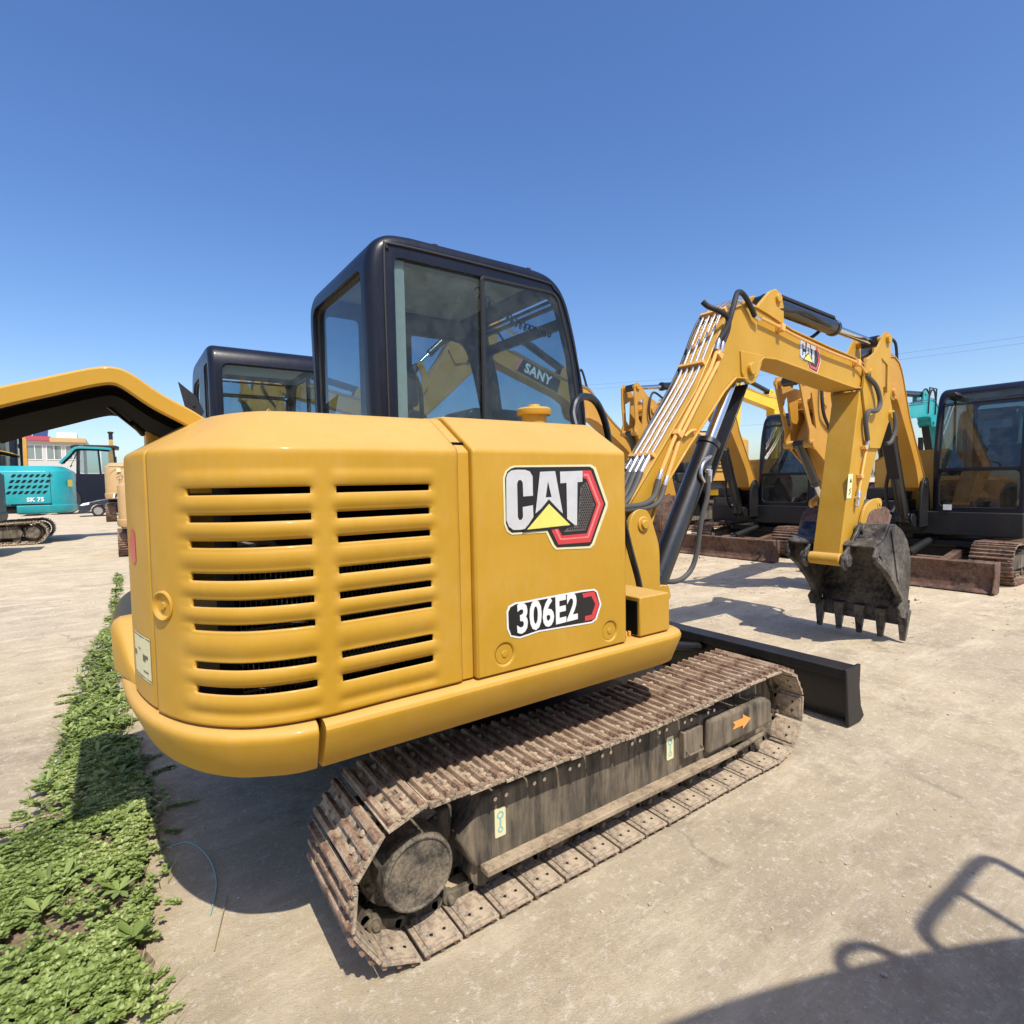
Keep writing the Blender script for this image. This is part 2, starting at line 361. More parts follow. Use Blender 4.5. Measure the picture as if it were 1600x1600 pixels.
def track_path(s, L=0.95, r=0.222, zc=0.25):
    """position and heading on the shoe line, s from 0 (bottom rear) running forward along the ground"""
    a = 2 * L; c = math.pi * r; tot = 2 * a + 2 * c; s %= tot
    if s < a: return (-L + s, zc - r, 0.0), tot
    s -= a
    if s < c: t = s / r; return (L + r * math.sin(t), zc - r * math.cos(t), t), tot
    s -= c
    if s < a:
        u = s / a; sag = -0.020 * math.sin(math.pi * u) ** 2 - 0.012 * u * (1 - u) * 4
        return (L - s, zc + r + sag, math.pi), tot
    s -= a; t = s / r
    return (-L - r * math.sin(t), zc + r * math.cos(t), math.pi + t), tot
def shoe_matrix(k, n, y, off=0.0, jit=0.0):
    (x, z, t), tot = track_path(0, ); (x, z, t), tot = track_path((k + off) * tot / n)
    m = Matrix.Translation((x, y, z)) @ Matrix.Rotation(-t, 4, 'Y') @ Matrix.Rotation(math.pi, 4, 'X')
    if jit: m = m @ Matrix.Rotation(random.uniform(-jit, jit), 4, 'Y') @ Matrix.Translation((0, random.uniform(-.002, .002), 0))
    return m
def track(root, y, side, detail, shoem, framem):
    n = 38
    ch = MB()
    for k in range(n):
        m = shoe_matrix(k, n, y, 0.35)
        for dy in (-0.052, 0.052):
            b = MB(); b.obox((0.0, dy, -0.022), (0.10, 0.022, 0.036)); b.cyl((-0.045, dy - 0.014, -0.024), (-0.045, dy + 0.014, -0.024), 0.024, 10)
            b.cyl((0.045, dy - 0.011, -0.026), (0.045, dy + 0.011, -0.026), 0.022, 10)
            ch.add([m @ Vector(v) for v in b.v], b.f)
        b = MB(); b.cyl((-0.045, -0.085, -0.026), (-0.045, 0.085, -0.026), 0.013, 8); ch.add([m @ Vector(v) for v in b.v], b.f)
    if detail == 2:
        belt = ch.build('track_chain', FRAME, root, bevel=0.003, label='dusty chain of the %s track' % side)
        proto = None
        for k in range(n):
            if proto is None: o = proto = shoe_mb(2).build('track_shoe', [SHOE, SHOE_TOP, INK], belt, bevel=0.0015)
            else: o = proto.copy(); COL.objects.link(o); o.parent = belt
            o.matrix_local = shoe_matrix(k, n, y, 0.35, 0.03)
    else:
        b0 = shoe_mb(1)
        for k in range(n):
            m = shoe_matrix(k, n, y, 0.35); ch.add([m @ Vector(v) for v in b0.v], b0.f)
        ch.build('track', shoem, root)
    # side frame, sprocket, idler, rollers
    sg = -1 if y < 0 else 1
    yo, yi = y + sg * 0.115, y - sg * 0.10
    a, b_ = min(yo, yi), max(yo, yi)
    f = MB()
    f.prism([(-0.74, 0.15), (0.80, 0.15), (0.98, 0.20), (0.98, 0.32), (0.55, 0.345), (0.3, 0.385), (-0.70, 0.385), (-0.79, 0.25)], a, b_)
    f.prism([(0.55, 0.10), (0.95, 0.13), (0.95, 0.155), (0.55, 0.125)], yo - 0.012, yo + 0.012)
    f.prism([(-0.79, 0.25), (-0.95, 0.18), (-0.95, 0.30), (-0.78, 0.36)], y - 0.05, y + 0.05)
    fr = f.build('track_frame', framem, root, bevel=0.010)
    if detail == 2:
        f = MB(); f.bar((-0.72, yo + sg * 0.020, 0.148), (0.66, yo + sg * 0.020, 0.148), 0.05, 0.022); f.build('frame_flange', DUST, fr, bevel=.004)
    if detail == 2:
        c = MB(); c.prism([(0.46, 0.185), (0.97, 0.20), (0.97, 0.315), (0.90, 0.345), (0.46, 0.345)], yo - 0.002 if sg > 0 else yo - 0.035, yo + 0.035 if sg > 0 else yo + 0.002)
        c.build('idler_cover', framem, fr, bevel=0.02, seg=3)
        c = MB(); c.obox((0.36, yo + sg * 0.014, 0.275), (0.13, 0.028, 0.11)); c.tube([(0.31, yo + sg * .03, .25), (0.31, yo + sg * .042, .235), (0.41, yo + sg * .042, .235), (0.41, yo + sg * .03, .25)], 0.005, 6)
        c.build('grease_cover', framem, fr, bevel=0.008)
        if sg < 0:
            yy = yo - 0.0365
            a_ = [(0.655, .268), (0.68, .268), (.735, .268), (.735, .25), (.80, .285), (.735, .32), (.735, .302), (.68, .302), (.655, .302), (.675, .285)]
            MB().prism([(p[0] - 0.02, p[1] - 0.01) for p in a_], yy, yy - 0.0015).build('arrow_sticker', ORANGE, fr, smooth=False)
            for xx in (-0.64, 0.235):
                s_ = MB(); s_.prism(roundpoly([(xx - .022, .225), (xx + .022, .225), (xx + .022, .325), (xx - .022, .325)], .006), yo - .001, yo - .003)
                s_.m = 1
                for zz, rr in ((.30, .014), (.25, .011)):
                    s_.add([(xx + math.cos(t) * q, yo - .0035, zz + math.sin(t) * q) for q in (rr, rr * .55) for t in [k * math.pi / 6 for k in range(12)]],
                           [[k, (k + 1) % 12, 12 + (k + 1) % 12, 12 + k] for k in range(12)])
                s_.prism([(xx - .003, .26), (xx + .003, .26), (xx + .003, .288), (xx - .003, .288)], yo - .0031, yo - .004)
                s_.build('tie_down_sticker', [CREAM, TEALST], fr, smooth=False, fix=False)
        for k in range(10):
            for dx in (0, .045): MB().cyl((-.66 + k * .165 + dx, yo - sg * .002, .363 - (.02 if k > 7 else 0)), (-.66 + k * .165 + dx, yo + sg * .006, .363 - (.02 if k > 7 else 0)), .0075, 8).build('hole_light_disc', ZINC, fr)  # pale discs standing in for light that shows through holes in the frame
    sp = MB()
    teeth = []
    for k in range(42):
        a2 = 2 * math.pi * k / 42; rr = 0.172 if (k % 2 == 0) else 0.148; teeth.append((-0.95 + rr * math.cos(a2), 0.25 + rr * math.sin(a2)))
    sp.prism(teeth, y - 0.02, y + 0.02)
    spo = sp.build('sprocket', framem, root)
    h = MB(); hs = sg
    h.lathe([(0.155, 0.0), (0.155, hs * 0.035), (0.118, hs * 0.038), (0.116, hs * 0.135), (0.110, hs * 0.142), (0.104, hs * 0.142), (0.103, hs * 0.136), (0.0001, hs * 0.137)], (-0.95, y, 0.24))
    for k in range(9):
        a2 = 2 * math.pi * k / 9; h.cyl((-0.95 + .136 * math.cos(a2), y + hs * .03, .24 + .136 * math.sin(a2)), (-0.95 + .136 * math.cos(a2), y + hs * .048, .24 + .136 * math.sin(a2)), 0.008, 8)
    h.build('hub', HUBM, spo, bevel=0.002 if detail == 2 else 0)
    idl = MB(); idl.lathe([(0.05, -0.05), (0.17, -0.05), (0.17, -0.02), (0.185, -0.02), (0.185, 0.02), (0.17, 0.02), (0.17, 0.05), (0.05, 0.05)], (0.95, y, 0.25))
    idl.build('idler_wheel', framem, root)
    if detail == 2:
        for xx in (-0.68, -0.36, -0.04, 0.28, 0.60):
            MB().lathe([(0.03, -0.085), (0.062, -0.085), (0.062, -0.03), (0.05, -0.03), (0.05, 0.03), (0.062, 0.03), (0.062, 0.085), (0.03, 0.085)], (xx, y, 0.118)).build('roller', FRAME, fr)
    else:
        for xx in (-0.68, -0.36, -0.04, 0.28, 0.60): MB().cyl((xx, y - 0.08, 0.118), (xx, y + 0.08, 0.118), 0.06, 10).build('roller', framem, root)

# ------------------------------------------------------------------ body outlines
TAIL = [(-1.22, -0.955), (-1.36, -0.925), (-1.45, -0.865), (-1.53, -0.76), (-1.59, -0.61), (-1.628, -0.42), (-1.645, -0.2), (-1.65, 0)]
def path_smooth(pts, n=8): return [tuple(p) for p in catmull([(x, y, 0) for x, y in pts], n)]
def arc_resample(pts, step):
    P = [Vector((p[0], p[1])) for p in pts]; d = [0]
    for a, b in zip(P, P[1:]): d.append(d[-1] + (b - a).length)
    n = max(2, int(d[-1] / step)); out = []; j = 0
    for k in range(n + 1):
        t = d[-1] * k / n
        while j < len(d) - 2 and d[j + 1] < t: j += 1
        u = (t - d[j]) / max(1e-9, d[j + 1] - d[j]); out.append(P[j].lerp(P[j + 1], u))
    return out
RIGHT = [(-0.79, -0.945), (-1.0, -0.945)] + [(x, y + 0.010) for x, y in TAIL]
HSEC = [(0, 1.505), (0.001, 1.516), (0.005, 1.524), (0.012, 1.530), (0.160, 1.622), (0.176, 1.631), (0.20, 1.637), (0.24, 1.640)]

def vent_panel(root, mat):
    P = arc_resample([p[:2] for p in path_smooth(RIGHT, 10)], 0.0095)
    P = [p for p in P if not (p.x < -1.5 and p.y > -0.615)]
    slots = [1.412, 1.343, 1.277, 1.194, 1.126, 1.062, 0.964, 0.900]; hh = 0.0090
    zs = set([0.808, 1.505])
    for z in slots: zs |= {round(z - hh, 4), round(z + hh, 4)}
    z = 0.808
    while z < 1.505:
        if all(abs(z - q) > 0.003 for q in zs): zs.add(round(z, 4))
        z += 0.0065
    zs = sorted(zs)
    def colw(x):        # smooth 0..1 inside the two louvre columns
        def sm(a, b, t): t = max(0, min(1, (t - a) / (b - a))); return t * t * (3 - 2 * t)
        c1 = sm(-0.868, -0.905, x) * (1 - sm(-1.165, -1.195, x))
        c2 = sm(-1.215, -1.25, x) * (1 - sm(-1.50, -1.54, x))
        return max(c1, c2)
    def inslot(x): return (-1.170 < x < -0.895) or (-1.505 < x < -1.240)
    def prof(z):
        for i, s_ in enumerate(slots):
            nxt = slots[i + 1] if i + 1 < len(slots) else s_ - 0.075
            if nxt <= z <= s_:
                t = (s_ - z) / (s_ - nxt); sp = s_ - nxt
                lo = 0.17 
                if t < lo: return -0.003
                u = (t - lo) / (1 - lo)
                if u < 0.62: return 0.0046 * math.sin(math.pi * u / 0.62) - 0.0015
                return -0.0015 - 0.004 * math.sin(math.pi * (u - 0.62) / 0.38)
        if z > slots[0]:
            t = (z - slots[0]) / 0.055
            return 0.0045 * math.sin(math.pi * min(1, max(0, t - .2) / .8)) - 0.002 * (t < 0.2) if t < 1 else 0
        return 0
    vs = []; n = len(P); rows = [(0, z) for z in zs] + HSEC[1:]; m = len(rows)
    for i, p in enumerate(P):
        t = (P[min(i + 1, n - 1)] - P[max(i - 1, 0)]).normalized(); nr = Vector((-t.y, t.x))
        if i == 0: nr = Vector((0, -1))
        if nr.dot(Vector((p.x + 0.6, p.y))) < 0: nr = -nr
        # rolled front edge next to the door
        for d, z in rows:
            disp = prof(z) * colw(p.x) if z < 1.49 else 0
            e = max(0, 1 - (-0.79 - p.x) / 0.02); disp -= 0.012 * e * e
            disp += 0.0025 * noise.noise(Vector((p.x * 5, z * 5, 1.3)))
            q = p + nr * (disp - d); vs.append((q.x, q.y, z))
    fs = []
    for i in range(n - 1):
        xm = (P[i].x + P[i + 1].x) / 2
        for j in range(m - 1):
            zm = (rows[j][1] + rows[j + 1][1]) / 2
            if zm < 1.45 and inslot(xm) and any(abs(zm - s_) < hh * 0.98 for s_ in slots): continue
            fs.append([i * m + j, (i + 1) * m + j, (i + 1) * m + j + 1, i * m + j + 1])
    b = MB(); b.add(vs, fs); o = b.build('vent_panel', mat, root, ang=32)
    so_ = o.modifiers.new('sheet', 'SOLIDIFY'); so_.thickness = 0.012; so_.offset = -1 if True else 1
    return o

def cat_decal(parent, fn, name='emblem_sticker'):
    """fn(x, z, lift) -> 3D point"""
    b = MB(); mats = [CREAM, INK, REDD, GREYP, REDL, SILV, LEMON]
    def lay(key, mi, lift, hole=None):
        poly = DEC[key]; b.m = mi
        if hole:
            H = DEC[hole]
            # keyhole cut from the outer vertex nearest the hole
            i0 = min(range(len(poly)), key=lambda i: (poly[i][0] - H[0][0]) ** 2 + (poly[i][1] - H[0][1]) ** 2)
            poly = poly[:i0 + 1] + H + [H[0]] + [poly[i0]] + poly[i0 + 1:]
        b.add([fn(x, z, lift) for x, z in poly], [list(range(len(poly)))])
    lay('border', 0, 0.0010); lay('black', 1, 0.0018)
    b.m = 2; A, B = DEC['redo'], DEC['redi']; 
    vs = [fn(x, z, 0.0026) for x, z in A + B[::-1]]; n = len(A)
    b.add(vs, [[i, i + 1, n + i + 1, n + i] for i in range(n - 1)])
    b.m = 4; Lp = DEC['lite']; k = len(Lp) // 2
    b.add([fn(x, z, 0.0032) for x, z in Lp], [[i, i + 1, len(Lp) - 2 - i, len(Lp) - 1 - i] for i in range(k - 1)])
    lay('mesh', 3, 0.0026)
    b.m = 1
    xs = [p[0] for p in DEC['mesh']]; zs = [p[1] for p in DEC['mesh']]
    def inside(x, z, P):
        c = False
        for i in range(len(P)):
            (x1, z1), (x2, z2) = P[i - 1], P[i]
            if (z1 > z) != (z2 > z) and x < (x2 - x1) * (z - z1) / (z2 - z1) + x1: c = not c
        return c
    row = 0; z = min(zs)
    while z < max(zs):
        x = min(xs) + (row % 2) * 0.0052
        while x < max(xs):
            if all(inside(x + dx, z + dz, DEC['mesh']) for dx, dz in ((.003, 0), (-.003, 0), (0, .003), (0, -.003))) and not inside(x, z, DEC['T']):
                b.add([fn(x + .0041 * math.cos(R(60 * k + 30)), z + .0041 * math.sin(R(60 * k + 30)), 0.0032) for k in range(6)], [list(range(6))])
            x += 0.0104
        z += 0.009; row += 1
    lay('C', 5, 0.0036); lay('A', 5, 0.0036, 'Ah'); lay('T', 5, 0.0036)
    b.m = 1
    T3 = DEC['tri']; cx = sum(p[0] for p in T3) / 3; cz = sum(p[1] for p in T3) / 3
    b.add([fn(cx + (x - cx) * 1.22, cz + (z - cz) * 1.30, 0.0042) for x, z in T3], [[0, 1, 2]])
    lay('tri', 6, 0.0048)
    return b.build(name, mats, parent, smooth=False, fix=False)

# ------------------------------------------------------------------ cab
def cab(root, mat, gl, detail=2, zs=1.0):
    prof0 = [(-.66, .80), (.66, .80), (.668, 1.55), (.645, 1.81), (.60, 2.14), (.535, 2.38), (.50, 2.47), (.44, 2.545), (.35, 2.585), (.25, 2.595), (-.50, 2.595), (-.60, 2.575), (-.66, 2.52), (-.685, 2.42), (-.67, 1.7)]
    prof = [(-.66, .80), (.66, .80)] + [tuple(v)[:2] for v in catmull([(x, z, 0) for x, z in [(.668, 1.55), (.645, 1.81), (.60, 2.14), (.55, 2.34), (.505, 2.46), (.44, 2.54), (.35, 2.582), (.22, 2.595)]], 4)] + [tuple(v)[:2] for v in catmull([(x, z, 0) for x, z in [(-.46, 2.595), (-.57, 2.582), (-.64, 2.54), (-.675, 2.47), (-.685, 2.36), (-.68, 2.1)]], 4)]
    hull = MB().prism(prof, .03, .98).build('cab', mat, None, smooth=False)
    bv = hull.modifiers.new('b', 'BEVEL'); bv.width = 0.055; bv.segments = 5; bv.limit_method = 'ANGLE'; bv.angle_limit = R(50)
    ins = [(-.60, .86), (.60, .86), (.608, 1.55), (.585, 1.81), (.54, 2.14), (.47, 2.37), (.43, 2.47), (.36, 2.52), (.25, 2.54), (-.50, 2.54), (-.58, 2.52), (-.62, 2.42), (-.61, 1.7)]
    cut = [MB().prism(ins, .075, .935).build('c', mat, None, smooth=False)]
    win = roundpoly([(-.555, 1.20), (.585, 1.20), (.575, 1.80), (.52, 2.16), (.455, 2.37), (.415, 2.475), (-.555, 2.475)], [.03, .03, .1, .1, .1, .05, .03], 4)
    cut.append(MB().prism(win, -.05, .20).build('c', mat, None, smooth=False))
    wl = roundpoly([(-.22, 1.28), (.50, 1.28), (.50, 1.8), (.44, 2.15), (.36, 2.36), (-.22, 2.36)], .07, 4)
    wl = roundpoly([(-.05, 1.28), (.52, 1.28), (.52, 1.8), (.44, 2.18), (.37, 2.40), (-.05, 2.40)], [.03, .05, .1, .1, .10, .03], 4); wq = rrect(-.60, -.38, 1.28, 2.44, .04)
    cut.append(MB().prism(wq, .9, 1.1).build('c', mat, None, smooth=False))
    cut.append(MB().prism(wl, .9, 1.1).build('c', mat, None, smooth=False))
    cut.append(MB().prism(rrect(.12, .89, 1.28, 2.43, .06), -.8, -.55, 'x').build('c', mat, None, smooth=False))
    cut.append(MB().prism(rrect(.105, .905, .93, 2.50, .09), .40, .8, 'x').build('c', mat, None, smooth=False))
    boolean(hull, cut); hull.parent = root; hull.scale = (1, 1, zs)
    if detail == 2:
        # stamped groove line round the side window
        g = MB(); g.tube([tuple(v) for v in catmull([(x, .027, z) for x, z in [(-.60, 1.3), (-.605, 2.42), (-.585, 2.50), (-.52, 2.53), (.28, 2.525), (.40, 2.495), (.47, 2.42), (.54, 2.2), (.61, 1.85), (.63, 1.3)]], 5)], 0.006, 6)
        g.build('door_seam', RUBBER, hull)
        s_ = MB()
        for x in (-.30, .28): s_.box(x - .012, x + .012, .10, .125, 2.585, 2.612)
        s_.build('roof_clip', BLK, hull)
    # panes with gaskets
    def pane(name, poly, a, b, axis, glm):
        p = MB().prism(poly, a, b, axis).build(name, glm, hull, smooth=False)
        mid = (a + b) / 2; loop = [(x, mid, z) if axis == 'y' else (mid, x, z) for x, z in poly]
        MB().tube(loop, 0.011, 6, closed=True).build('gasket', RUBBER, p); return p
    def inset(poly, d=1.012):
        cx = sum(p[0] for p in poly) / len(poly); cz = sum(p[1] for p in poly) / len(poly)
        return [(cx + (x - cx) * d, cz + (z - cz) * d) for x, z in poly]
    w1 = [(x, z) for x, z in win]
    pane('side_window', inset([p for p in w1 if p[0] < 0] and roundpoly([(-.555, 1.20), (-.06, 1.20), (-.06, 2.475), (-.555, 2.475)], .02)), .048, .052, 'y', gl)
    pane('side_window', roundpoly([(-.075, 1.20), (.585, 1.20), (.575, 1.80), (.52, 2.16), (.455, 2.37), (.415, 2.475), (-.075, 2.475)], [.02, .02, .1, .1, .1, .05, .02]), .034, .038, 'y', gl)
    pane('door_window', wl, .955, .959, 'y', gl)
    pane('quarter_window', wq, .955, .959, 'y', gl)
    pane('rear_window', rrect(.12, .89, 1.28, 2.43, .06), -.652, -.648, 'x', gl)
    # windscreen follows the front slope: two flat panes
    def fx(z): return .655 if z < 1.5 else .655 - (z - 1.5) ** 1.9 * .165
    for z0, z1 in ((.94, 1.44), (1.47, 2.34), (2.36, 2.48)):
        x0, x1 = fx(z0) - .004, fx(z1) - .012
        r_ = rrect(.105, .905, z0, z1, .07 if z0 < 1 else .03)
        b = MB(); vs = []
        for t in (0, .004): vs += [(x0 + (x1 - x0) * (z - z0) / (z1 - z0) + t, y, z) for y, z in r_]
        n = len(r_); b.add(vs, [list(range(n)), list(range(n, 2 * n))[::-1]] + [[i, (i + 1) % n, n + (i + 1) % n, n + i] for i in range(n)])
        p = b.build('windscreen', gl, hull, smooth=False)
        MB().tube([vs[i] for i in range(n)], .010, 6, closed=True).build('gasket', RUBBER, p)
    MB().box(.60, .665, .09, .92, 1.43, 1.48).build('windscreen_bar', mat, hull, bevel=.008)
    if detail == 2:
        MB().bar((.485, .10, 2.44), (.485, .90, 2.44), .02, .02).build('roof_hatch_bar', BLK, hull); MB().bar((.515, .10, 2.34), (.515, .90, 2.34), .03, .06).build('windscreen_header', BLK, hull)
    # inside: seat, headlining, console
    s_ = MB(); s_.prism(roundpoly([(-.28, 1.10), (.22, 1.12), (.24, 1.22), (-.2, 1.24)], .04), .26, .74)
    s_.prism(roundpoly([(-.20, 1.16), (-.28, 1.80), (-.40, 1.82), (-.36, 1.16)], .05), .27, .73)
    s_.prism(roundpoly([(-.28, 1.84), (-.30, 2.05), (-.39, 2.05), (-.38, 1.84)], .04), .36, .64); s_.box(-.30, .1, .3, .7, .87, 1.1)
    s_.build('seat', SEATM, hull, bevel=.03, seg=3)
    MB().box(-.55, .30, .10, .91, 2.515, 2.538).build('headlining', CEIL, hull, bevel=.01)
    MB().box(-.585, -.49, .056, .10, .9, 2.5).build('rear_pillar_trim', CEIL, hull, bevel=.01)
    c = MB(); c.box(-.35, .25, .10, .22, .87, 1.28); c.box(-.35, .25, .78, .9, .87, 1.28); c.cyl((.2, .16, 1.28), (.24, .16, 1.45), .018, 8); c.cyl((.2, .84, 1.28), (.24, .84, 1.45), .018, 8)
    c.box(.42, .55, .3, .7, .87, 1.35); c.build('console', SEATM, hull, bevel=.012)
    if detail == 2:
        co = []
        for k in range(140):
            t = k / 139; a = t * 2 * math.pi * 17
            co.append((-.05 + .50 * t, .13 + .02 * math.cos(a), 2.44 - .16 * t - .05 * math.sin(math.pi * t) + .02 * math.sin(a)))
        MB().tube(co, .0045, 5).build('coiled_cable', RUBBER, hull)
        h = MB(); h.tube(catmull([(-.5, .09, 1.95), (-.42, .10, 1.93), (-.40, .10, 1.80), (-.40, .10, 1.4)], 4), .011, 8); h.build('grab_handle', BLK, hull)
        h = MB(); h.tube(catmull([(-.16, .94, 1.98), (-.10, .90, 1.96), (-.09, .90, 1.5)], 5), .011, 8); h.build('grab_handle', BLK, hull)
    return hull

# ------------------------------------------------------------------ front arm
FOOT, ELB, PIV, TIP = (0.75, 1.174), (1.85, 2.40), (3.60, 2.27), (3.13, 0.745)
BOOM_UP = [(.62, 1.13), (.66, 1.25), (.76, 1.36), (.949, 1.575), (1.283, 1.955), (1.558, 2.39), (1.62, 2.465), (1.70, 2.53), (1.81, 2.567), (1.95, 2.565), (2.08, 2.542), (2.384, 2.478), (2.9, 2.425), (3.376, 2.386), (3.52, 2.35), (3.64, 2.30)]
BOOM_LO = [(3.66, 2.22), (3.58, 2.17), (3.36, 2.155), (3.175, 2.168), (2.6, 2.22), (2.176, 2.256), (2.02, 2.25), (1.96, 2.21), (1.93, 2.12), (1.86, 2.085), (1.77, 2.09), (1.699, 2.085), (1.569, 1.985), (1.362, 1.775), (1.205, 1.62), (1.0, 1.40), (.90, 1.25), (.84, 1.12), (.75, 1.08)]
def ang(a, b): return math.atan2(b[1] - a[1], b[0] - a[0])
def dist(a, b): return math.hypot(b[0] - a[0], b[1] - a[1])
def arm_maps(pose):
    """pose: pivot (x,z) wanted for the boom nose, stick and bucket angles relative to the drawn pose"""
    if pose is None: i = lambda p: p; return i, i, i
    pv = pose['pivot']; a, b, c = dist(FOOT, ELB), dist(ELB, PIV), dist(FOOT, pv)
    c = min(c, a + b - 0.02)
    th0 = math.acos((a * a + b * b - dist(FOOT, PIV) ** 2) / (2 * a * b)); th1 = math.acos((a * a + b * b - c * c) / (2 * a * b))
    bend = -(th0 - th1)
    def rot(p, o, t): x, z = p[0] - o[0], p[1] - o[1]; return (o[0] + x * math.cos(t) - z * math.sin(t), o[1] + x * math.sin(t) + z * math.cos(t))
    def B0(p):
        w = max(0, min(1, (p[0] - 1.55) / 0.6)); w = w * w * (3 - 2 * w); return rot(p, ELB, bend * w)
    q = B0(PIV); tr = ang(FOOT, pv) - ang(FOOT, q)
    Bf = lambda p: rot(B0(p), FOOT, tr)
    pq = Bf(PIV); ts = R(pose['stick'])
    Sf = lambda p: (lambda r: (r[0] + pq[0] - PIV[0], r[1] + pq[1] - PIV[1]))(rot(p, PIV, ts))
    tq = Sf(TIP); tk = R(pose['bucket'])
    Kf = lambda p: (lambda r: (r[0] + tq[0] - TIP[0], r[1] + tq[1] - TIP[1]))(rot(p, TIP, tk))
    return Bf, Sf, Kf
def ram(root, p0, p1, y, r, frac, name, detail, barrel=None, rodm=None):
    P, Q = Vector((p0[0], y, p0[1])), Vector((p1[0], y, p1[1])); d = (Q - P).normalized(); M_ = P.lerp(Q, frac)
    b = MB(); b.lathe_pts = None
    b.tube([P - d * .02, P + d * .04, M_ - d * .02, M_], r, 18); b.cyl(M_ - d * .035, M_ + d * .004, r * 1.12, 18)
    b.cyl(P + Vector((0, -r * 1.15, 0)), P + Vector((0, r * 1.15, 0)), r * .95, 14)
    o = b.build(name, barrel or BLKG, root, bevel=.004 if detail == 2 else 0)
    k = MB(); k.cyl(M_ - d * .02, Q, r * .55, 16); ro = k.build('rod', rodm or CHROME, o)
    k = MB(); k.cyl(Q + Vector((0, -r * 1.1, 0)), Q + Vector((0, r * 1.1, 0)), r * .85, 14); k.build('rod_eye', barrel or BLKG, o)
    return o
def arm(root, y, mat, pose=None, detail=2, bucketm=WORNBK, text=None, tcol=None):
    Bf, Sf, Kf = arm_maps(pose); hw = .11
    mp = lambda f, L: [f(p) for p in L]
    # boom: core box with flanges
    up, lo = mp(Bf, BOOM_UP), mp(Bf, BOOM_LO)
    b = MB(); b.prism(up + lo, y - hw + .008, y + hw - .008)
    b.band(up[1:], .012, y - hw - .004, y + hw + .004)
    b.band(lo[:-1], .012, y - hw - .006, y + hw + .006)
    boom = b.build('boom', mat, root, bevel=.004, ang=25)
    # bosses and bracket for the arm ram
    br = [(1.93, 2.55), (2.02, 2.63), (2.13, 2.72), (2.20, 2.745), (2.27, 2.72), (2.30, 2.64), (2.31, 2.48)]
    c = MB()
    for s_ in (-1, 1): c.prism(mp(Bf, br), y + s_ * .095, y + s_ * .07)
    q = Bf((2.22, 2.68)); c.cyl((q[0], y - .115, q[1]), (q[0], y + .115, q[1]), .030, 16); c.build('ram_bracket', mat, boom, bevel=.004); c = MB()
    q = Bf((1.86, 2.15)); c.cyl((q[0], y - hw - .03, q[1]), (q[0], y + hw + .03, q[1]), .042, 20)
    for s_ in (-1, 1): c.prism(mp(Bf, [(1.76, 2.12), (1.80, 2.07), (1.86, 2.05), (1.92, 2.07), (1.97, 2.15), (2.02, 2.26), (1.75, 2.26)]), y + s_ * (hw + .004), y + s_ * (hw - .02))
    c.build('ram_bracket', mat, boom, bevel=.004)
    # stick
    st = MB()
    st.prism(roundpoly(mp(Sf, [(3.115, .70), (3.46, 2.14), (3.62, 2.10), (3.93, 1.90), (3.64, 1.34), (3.37, .88), (3.235, .675)]), .03), y - hw, y + hw)
    st.cyl((Sf(TIP)[0], y - hw - .015, Sf(TIP)[1]), (Sf(TIP)[0], y + hw + .015, Sf(TIP)[1]), .050, 20)
    stick = st.build('stick', mat, root, bevel=.006)
    ear = mp(Sf, [(3.46, 2.13), (3.50, 2.32), (3.54, 2.40), (3.70, 2.48), (3.81, 2.60), (3.87, 2.665), (3.93, 2.675), (3.975, 2.62), (3.99, 2.40), (3.99, 2.10), (4.03, 2.02), (4.02, 1.93), (3.95, 1.88), (3.80, 1.66), (3.60, 1.66)])
    hole = mp(Sf, [(3.80, 2.44), (3.925, 2.39), (3.925, 2.15), (3.86, 2.06)])
    right = ear[5:13] + [hole[3], hole[2], hole[1], hole[0]]; left = ear[12:] + ear[:6] + [hole[0], hole[3]]
    e = MB()
    for s_ in (-1, 1):
        a, b_ = y + s_ * (hw + .003), y + s_ * (hw + .020); e.prism(left, min(a, b_), max(a, b_)); e.prism(right, min(a, b_), max(a, b_))
    for pt, rr in ((PIV, .055), ((3.91, 2.61), .035), ((3.99, 1.96), .04)):
        q = Sf(pt); e.cyl((q[0], y - hw - .045, q[1]), (q[0], y + hw + .045, q[1]), rr, 18)
    e.build('stick_ears', mat, stick)
    # rams
    a0, a1 = Bf((2.22, 2.68)), Sf((3.91, 2.61)); o = ram(root, (a0[0] + .0, a0[1]), a1, y, .058, .60, 'arm_ram', detail)
    if detail == 2:
        k = MB(); P, Q = Vector((a0[0], y, a0[1])), Vector((a1[0], y, a1[1])); d = (Q - P).normalized()
        k.tube([P + d * .05 + Vector((0, 0, .05)), P + d * .10 + Vector((0, 0, .085)), P + d * 1.0 + Vector((0, 0, .085)), P + d * 1.03 + Vector((0, 0, .05))], .016, 8)
        k.tube(catmull([(1.95, y - .06, 2.60), (2.35, y - .09, 2.62), (2.6, y - .1, 2.64), (2.95, y - .09, 2.60), (3.05, y - .07, 2.63)], 5), .013, 8)
        k.tube(catmull([(2.5, y + .09, 2.50), (2.85, y + .10, 2.50), (3.05, y + .09, 2.56), (3.15, y + .05, 2.64)], 5), .015, 8)
        k.build('hydraulic_line', RUBBER, o)
    b0, b1 = (1.0, .74), Bf((1.86, 2.15)); o = ram(root, b0, b1, y, .070, .655, 'boom_ram', detail)
    g = MB(); P, Q = Vector((b0[0], y, b0[1])), Vector((b1[0], y, b1[1])); d = (Q - P).normalized(); nn = Vector((d.z, 0, -d.x))
    g.bar(P.lerp(Q, .35) + nn * .088, P.lerp(Q, .97) + nn * .088, .13, .012, nn); g.bar(P.lerp(Q, .05) + nn * .078, P.lerp(Q, .5) + nn * .078, .03, .03, nn)
